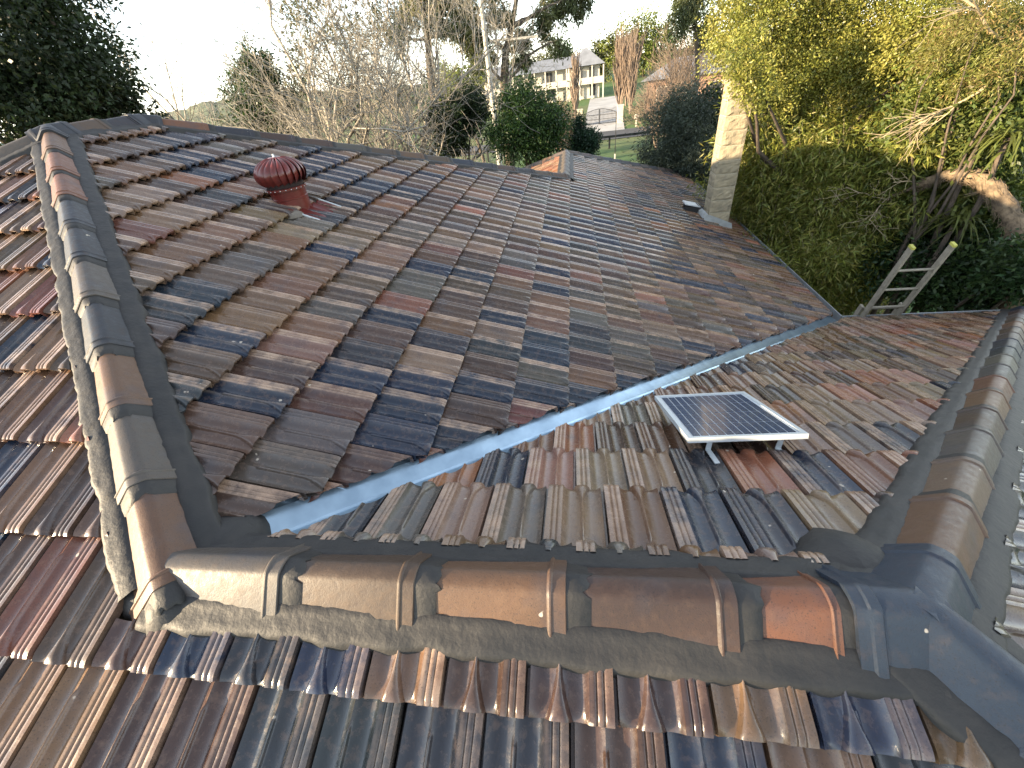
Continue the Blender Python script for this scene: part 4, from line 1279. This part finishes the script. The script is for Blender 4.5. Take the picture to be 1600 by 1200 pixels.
# ------------------------------------------------------------------ driveway gate, pillars, mailbox, fence
def ground_at(az, d):
    x, y = pl2(az, d); return np.array([x, y, ground_z(y) + 0.02])
gl, gr = ground_at(1.25, 66.5), ground_at(5.1, 66.5)
for (p, lab) in ((ground_at(0.9, 66.5), 'square cream gate pillar at the left of the driveway'), (ground_at(5.5, 66.5), 'square cream gate pillar beside the tall poplars')):
    t = thing('gate_pillar', tuple(p), lab, 'gate pillar', 'driveway gate pillars')
    mb = MB(); mb.box(p + [0, 0, 0.95], (0.72, 0.72, 1.9)); mb.build('shaft', M['sandstone'], t)
    mb = MB(); mb.box(p + [0, 0, 1.96], (0.86, 0.86, 0.12)); mb.build('coping', M['sandstone'], t)
gate = thing('driveway_gate', tuple((gl + gr) / 2), 'black metal double gate with arched top across the pale driveway', 'gate')
gv = gr - gl
for side in (0, 1):
    s0, s1 = (0.0, 0.495) if side == 0 else (0.505, 1.0)
    f = MB(); bars = MB()
    topz = lambda s: 1.25 + 0.55 * math.sin(math.pi * s)
    n = 10
    for i in range(n):
        sa, sb = s0 + (s1 - s0) * i / n, s0 + (s1 - s0) * (i + 1) / n
        f.bar(gl + gv * sa + [0, 0, topz(sa)], gl + gv * sb + [0, 0, topz(sb)], 0.05, 0.06)
    for zz in (0.15, 0.62, 1.12): f.bar(gl + gv * s0 + [0, 0, zz], gl + gv * s1 + [0, 0, zz], 0.05, 0.05)
    for s in (s0 + 0.006, s1 - 0.006): f.bar(gl + gv * s + [0, 0, 0.06], gl + gv * s + [0, 0, topz(s)], 0.08, 0.08, up=(0, 1, 0))
    leaf = f.build('gate_leaf', M['black'], gate)
    for i in range(1, 13):
        s = s0 + (s1 - s0) * i / 13
        b = MB(); b.bar(gl + gv * s + [0, 0, 0.1], gl + gv * s + [0, 0, topz(s)], 0.03, 0.03, up=(0, 1, 0)); b.build('bar', M['black'], leaf)
p = ground_at(7.35, 63.2)
mail = thing('mailbox', tuple(p), 'white rounded mailbox on a post at the roadside', 'mailbox')
mb = MB(); mb.box(p + [0, 0, 0.45], (0.14, 0.14, 0.9)); mb.build('post', M['white'], mail)
mb = MB(); mb.tube([p + [0, -0.28, 1.12], p + [0, 0.28, 1.12]], 0.24, 14); mb.box(p + [0, 0, 0.98], (0.46, 0.5, 0.2)); mb.build('box', M['white'], mail, smooth=True, sharp=40)
mb = MB(); mb.box(p + [0, -0.285, 1.1], (0.22, 0.012, 0.14)); mb.build('slot', M['black'], mail)
FY = 47.5
fence = thing('roadside_fence', (5, FY, ground_z(FY)), 'low black rail fence with square posts along the grass verge', 'fence')
for x in np.arange(-16, 24, 4.2):
    mb = MB(); mb.box((x, FY + (x + 16) * 0.02, ground_z(FY) + 0.55), (0.17, 0.17, 1.2)); mb.build('post', M['black'], fence)
    mb = MB(); mb.bar((x - 0.0, FY + (x + 16) * 0.02 - 0.12, ground_z(FY) + 1.08), (x + 4.2, FY + (x + 20.2) * 0.02 - 0.12, ground_z(FY) + 1.08), 0.06, 0.2); mb.build('rail', M['black'], fence)
p = gpos(961, 235, 40)
mk = thing('marker_pole', tuple(p), 'thin dark upright pole on the grass before the road', 'pole')
mb = MB(); mb.tube([p, p + [0, 0, 3.2]], [0.035, 0.02], 6); mb.build('shaft', M['black'], mk)
mb = MB(); mb.box(p + [0, 0, 0.3], (0.1, 0.1, 0.6)); mb.build('foot', M['pole'], mk)
# cream shed corner seen through the bare trees
p = gpos(660, 215, 22)
shed = thing('garden_shed', tuple(p), 'cream garden shed with dark roof glimpsed behind the bare trunks', 'shed')
mb = MB(); mb.box(p + [0.0, 0.9, 1.6], (0.9, 1.8, 3.2)); mb.build('wall', M['sandstone'], shed)
mb = MB(); mb.poly([p + [-0.9, -0.3, 3.2], p + [0.7, -0.3, 3.2], p + [0.1, -0.3, 3.75]]); mb.poly([p + [-0.9, 2.0, 3.2], p + [0.1, 2.0, 3.75], p + [0.7, 2.0, 3.2]])
mb.poly([p + [-0.9, -0.3, 3.2], p + [0.1, -0.3, 3.75], p + [0.1, 2.0, 3.75], p + [-0.9, 2.0, 3.2]]); mb.poly([p + [0.7, -0.3, 3.2], p + [0.7, 2.0, 3.2], p + [0.1, 2.0, 3.75], p + [0.1, -0.3, 3.75]])
mb.build('roof', M['slate'], shed)

# ------------------------------------------------------------------ thicket on the right
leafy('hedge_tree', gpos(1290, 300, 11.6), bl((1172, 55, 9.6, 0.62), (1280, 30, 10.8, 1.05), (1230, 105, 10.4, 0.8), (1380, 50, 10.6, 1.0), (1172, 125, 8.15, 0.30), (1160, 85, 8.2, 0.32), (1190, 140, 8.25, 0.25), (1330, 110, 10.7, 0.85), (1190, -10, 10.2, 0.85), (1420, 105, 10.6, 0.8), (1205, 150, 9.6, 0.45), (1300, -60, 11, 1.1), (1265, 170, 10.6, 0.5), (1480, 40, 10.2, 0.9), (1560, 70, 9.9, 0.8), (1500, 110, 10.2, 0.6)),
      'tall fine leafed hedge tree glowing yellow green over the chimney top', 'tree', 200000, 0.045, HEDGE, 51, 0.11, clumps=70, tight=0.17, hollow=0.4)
def bamboo(px, d, ztop, rad, n, seed, label):
    r = np.random.default_rng(seed)
    p = polar(px, 300, d, 0); p[2] = ground_z(p[1])
    t = thing('bamboo_clump', tuple(p), label, 'bamboo', 'bamboo clumps')
    S = []; LP, LD = [], []
    H = ztop + 0.75 - p[2]
    nc = 34
    for c in range(nc):
        a = r.uniform(0, 2 * math.pi); lean = unit(np.array([[math.cos(a), math.sin(a), 0]]))[0]
        b0 = p + lean * r.uniform(0, 0.3) * rad; hh = H * r.uniform(0.7, 1.05); bend = rad * r.uniform(0.4, 1.1)
        pts = [b0 + np.array([0, 0, hh * (f - 0.12 * f ** 3)]) + lean * bend * f ** 2.2 for f in np.linspace(0, 1, 9)]
        for i in range(8): S.append((pts[i], pts[i + 1], 0.013 * (1 - i / 10), 0.013 * (1 - (i + 1) / 10)))
        k = n // nc
        f = r.uniform(0.10, 1.0, k) ** 0.6; ii = np.minimum((f * 8).astype(int), 7); ff = (f * 8 - ii)[:, None]
        A = np.array(pts)
        q = A[ii] * (1 - ff) + A[ii + 1] * ff
        # leaves hang from short side sprays
        spray = r.integers(0, 46, k); sd = unit(r.normal(0, 1, (46, 3)))
        q = q + sd[spray] * r.uniform(0.05, 0.42, (k, 1)) * [1, 1, 0.5]
        LP.append(q); LD.append(sd[spray] * 0.8)
    obj('culms', seg_mesh('culms', S, M['twig_straw'], 5), t)
    P = np.concatenate(LP); Dd = np.concatenate(LD)
    base = np.array([(0.130, 0.150, 0.028), (0.165, 0.175, 0.034), (0.10, 0.125, 0.026), (0.20, 0.185, 0.05)])[r.integers(0, 4, len(P))]
    V, F, Cc = leaf_arrays(P, 0.125, base * 1.2 * r.uniform(0.65, 1.25, (len(P), 1)), r, 0.55, Dd, 0.16)
    obj('leaves', np_mesh('leaves', V, F, [M['leaf']], colr=Cc), t)
for i, (px, d, zt, rd, lab) in enumerate(((1180, 10.8, -0.15, 0.9, 'bamboo clump just behind the stone chimney'), (1232, 10.1, -0.2, 0.95, 'bamboo clump right of the chimney by the gutter'), (1290, 10.0, -0.15, 1.0, 'full bamboo clump arching behind the gutter'), (1345, 9.9, -0.3, 0.95, 'bamboo clump behind the top of the ladder'), (1400, 10.2, -0.3, 0.95, 'bamboo clump below the hedge tree with dry sprigs'), (1260, 12.6, -0.2, 1.2, 'tall bamboo clump at the back of the thicket'), (1340, 12.8, -0.2, 1.2, 'tall bamboo clump in the shade of the hedge tree'), (1450, 10.6, -0.5, 1.0, 'bamboo clump behind the arching trunk'), (1250, 8.9, -2.3, 0.8, 'low shaded bamboo clump beside the eave gutter'), (1330, 9.2, -2.0, 0.8, 'low shaded bamboo clump left of the ladder'))):
    bamboo(px, d, zt, rd, 34000 if i < 5 else 20000, 60 + i, lab)
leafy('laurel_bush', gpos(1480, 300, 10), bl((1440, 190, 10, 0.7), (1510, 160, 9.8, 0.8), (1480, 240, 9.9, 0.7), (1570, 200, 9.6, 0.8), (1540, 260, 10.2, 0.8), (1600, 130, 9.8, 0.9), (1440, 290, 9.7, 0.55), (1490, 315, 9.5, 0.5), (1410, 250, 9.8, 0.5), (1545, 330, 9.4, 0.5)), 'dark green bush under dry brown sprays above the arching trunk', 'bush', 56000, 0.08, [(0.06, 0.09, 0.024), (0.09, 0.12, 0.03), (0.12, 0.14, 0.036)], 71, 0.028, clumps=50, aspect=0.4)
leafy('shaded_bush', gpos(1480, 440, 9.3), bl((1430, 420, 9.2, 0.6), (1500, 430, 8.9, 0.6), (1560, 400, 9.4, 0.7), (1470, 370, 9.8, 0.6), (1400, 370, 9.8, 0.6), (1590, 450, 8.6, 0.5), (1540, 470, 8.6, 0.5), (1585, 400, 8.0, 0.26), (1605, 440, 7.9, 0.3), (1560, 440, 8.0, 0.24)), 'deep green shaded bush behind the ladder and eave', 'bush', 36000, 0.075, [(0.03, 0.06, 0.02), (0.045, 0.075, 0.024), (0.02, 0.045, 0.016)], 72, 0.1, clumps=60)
leafy('dry_spray_tree', gpos(1560, 200, 9.0), bl((1480, 75, 9.0, 0.30), (1535, 20, 8.8, 0.36), (1505, 135, 9.0, 0.22), (1592, 60, 8.7, 0.36), (1560, 120, 8.8, 0.22)), 'straw brown drying foliage at the top of the thicket', 'tree', 10000, 0.05, [(0.17, 0.16, 0.05), (0.16, 0.16, 0.045), (0.25, 0.18, 0.08), (0.15, 0.16, 0.04)], 73, 0.05, clumps=40, aspect=0.2, tight=0.26)
def strap_plant(px, py, d, label, n, length, seed):
    r = np.random.default_rng(seed); c = at(px, py, d)
    t = thing('strap_leaf_plant', tuple(c), label, 'plant', 'strap leaved plants')
    V = []; F = []; Cc = []
    for i in range(n):
        a = r.uniform(0, 2 * math.pi); L = length * r.uniform(0.6, 1.2); e = r.uniform(0.2, 1.0)
        h = np.array([math.cos(a), math.sin(a), 0]); sd = np.array([-math.sin(a), math.cos(a), 0])
        b0 = len(V); col = np.array([0.09, 0.105, 0.026]) * r.uniform(0.6, 1.4)
        o = c + r.normal(0, 0.05, 3)
        for k in range(6):
            f = k / 5; q = o + h * L * f * (0.5 + 0.5 * (1 - e)) + np.array([0, 0, L * (e * f - 0.95 * f * f)])
            w = 0.016 * (1 - f ** 2) + 0.001
            V += [q + sd * w, q - sd * w]; Cc += [(*col, 1)] * 2
        F += [(b0 + 2 * k, b0 + 2 * k + 1, b0 + 2 * k + 3, b0 + 2 * k + 2) for k in range(5)]
    obj('leaves', np_mesh('leaves', np.array(V), np.array(F), [M['leaf']], colr=np.array(Cc)), t)
    mb = MB(); limb(mb, c - [0, 0, 0.0], gpos(px, py, d + 0.4), 0.03, 0.05, r, 0.05); mb.build('stem', M['bark'], t)
strap_plant(1530, 225, 8.9, 'tuft of bright strap leaves above the arching trunk', 45, 0.55, 81)
strap_plant(1495, 345, 8.6, 'tuft of yellow strap leaves under the arching trunk', 50, 0.55, 82)
strap_plant(1575, 215, 8.7, 'tuft of strap leaves against the right of the thicket', 45, 0.5, 83)
strap_plant(1440, 330, 9.0, 'tuft of strap leaves behind the dry sprigs', 45, 0.5, 84)
# arching fibrous trunk
tp = [(1385, 312, 9.3), (1420, 296, 9.2), (1455, 280, 9.0), (1490, 272, 8.9), (1522, 276, 8.8), (1550, 295, 8.7), (1572, 322, 8.6), (1588, 352, 8.5), (1598, 390, 8.4), (1604, 440, 8.3)]
pts = [at(*q) for q in tp]; g = pts[-1].copy(); g[2] = ground_z(g[1]); g[0] += 0.2
at_ = thing('arching_trunk_tree', tuple(g), 'old leaning tree with thick fibrous trunk arching over the strap leaves', 'tree')
r = np.random.default_rng(90)
S = []
allp = pts + [pts[-1] + (g - pts[-1]) * 0.5, g]
rad = [0.02, 0.035, 0.055, 0.072, 0.085, 0.092, 0.098, 0.10, 0.105, 0.11, 0.13, 0.17]
mb = MB(); dense = []; dr = []
for i in range(len(allp) - 1):
    for k in range(4):
        f = k / 4; dense.append(allp[i] * (1 - f) + allp[i + 1] * f + r.normal(0, 0.010, 3)); dr.append((rad[i] * (1 - f) + rad[i + 1] * f) * r.uniform(0.86, 1.14))
mb.tube(dense, dr, 14); mb.build('trunk', M['bark_fibre'], at_, smooth=True, sharp=80)
fib = []
for i in range(900):
    k = r.integers(6, len(dense) - 8); d = unit((dense[k + 1] - dense[k])[None])[0]
    o = unit(np.cross(d, r.normal(0, 1, 3))[None])[0]; q = dense[k] + o * dr[k] * 0.97
    e = q + d * r.uniform(-0.16, 0.16) + o * r.uniform(0.005, 0.05) + np.array([0, 0, -r.uniform(0, 0.07)])
    fib.append((q, e, 0.004, 0.0015))
obj('bark_shreds', seg_mesh('bark_shreds', fib, M['bark_fibre'], 3), at_)
tw = []
for (k, dx, ln) in ((0, (-1, 0.1, 0.25), 0.7), (1, (-0.9, -0.2, -0.5), 0.6), (0, (-0.6, -0.2, -0.9), 0.45), (6, (-0.6, -0.3, 0.6), 0.4)):
    tw += branches(dense[k], dx, ln, 0.010, r, 2, (4, 3), wig=0.16, up=0.0, rmin=0.0022)
obj('dry_twigs', seg_mesh('dry_twigs', tw, M['twig_straw'], 4), at_)
for i, (px, py, d, h, dd, lab) in enumerate(((1565, 60, 8.9, 0.9, (-0.75, 0, 0.12), 'bare pale branch among the drying foliage'), (1545, 130, 9.0, 0.7, (-0.5, -0.1, -0.7), 'bare drooping branch hanging over the dark bush'))):
    p = at(px, py, d)
    bare_tree('dry_branch', p, lab, h, 0.018, 95 + i, mat='twig_straw', levels=2, kids=(7, 4), d0=dd, cat='branch', up=0.0, wig=0.15, rmin=0.003, ang=(15, 45))

# unseen gum added beyond the frame: its open crown dapples the low front ridge
sd2 = np.array([SUN.x, SUN.y]); sd2 = sd2 / np.linalg.norm(sd2); pd2 = np.array([-sd2[1], sd2[0]])
def sun_pt(px, along, z): q = sd2 * along + pd2 * px; return np.array([q[0], q[1], z + along * math.tan(SUN_EL)])
PS = 1.0 if pd2[0] > 0 else -1.0
GB = [(sun_pt(PS * a, 16 + b, zc), rr) for a, b, zc, rr in ((1.15, 0, 0.1, 0.40), (0.75, 0.8, -0.25, 0.30), (1.7, -0.5, -0.1, 0.5), (0.55, 0.3, 0.55, 0.22), (2.3, 0.4, 0.3, 0.6), (1.4, 1.0, 0.9, 0.5))]
gb0 = sun_pt(PS * 1.8, 16.5, 0); gb0[2] = -4.5
leafy('eucalyptus_tree', gb0, GB, 'unseen gum tree added behind the viewer to dapple the low front ridge', 'tree', 5200, 0.14, OLIVE, 131, 0.16, mat='leaf_matte', group='eucalypts', clumps=26, aspect=0.3)
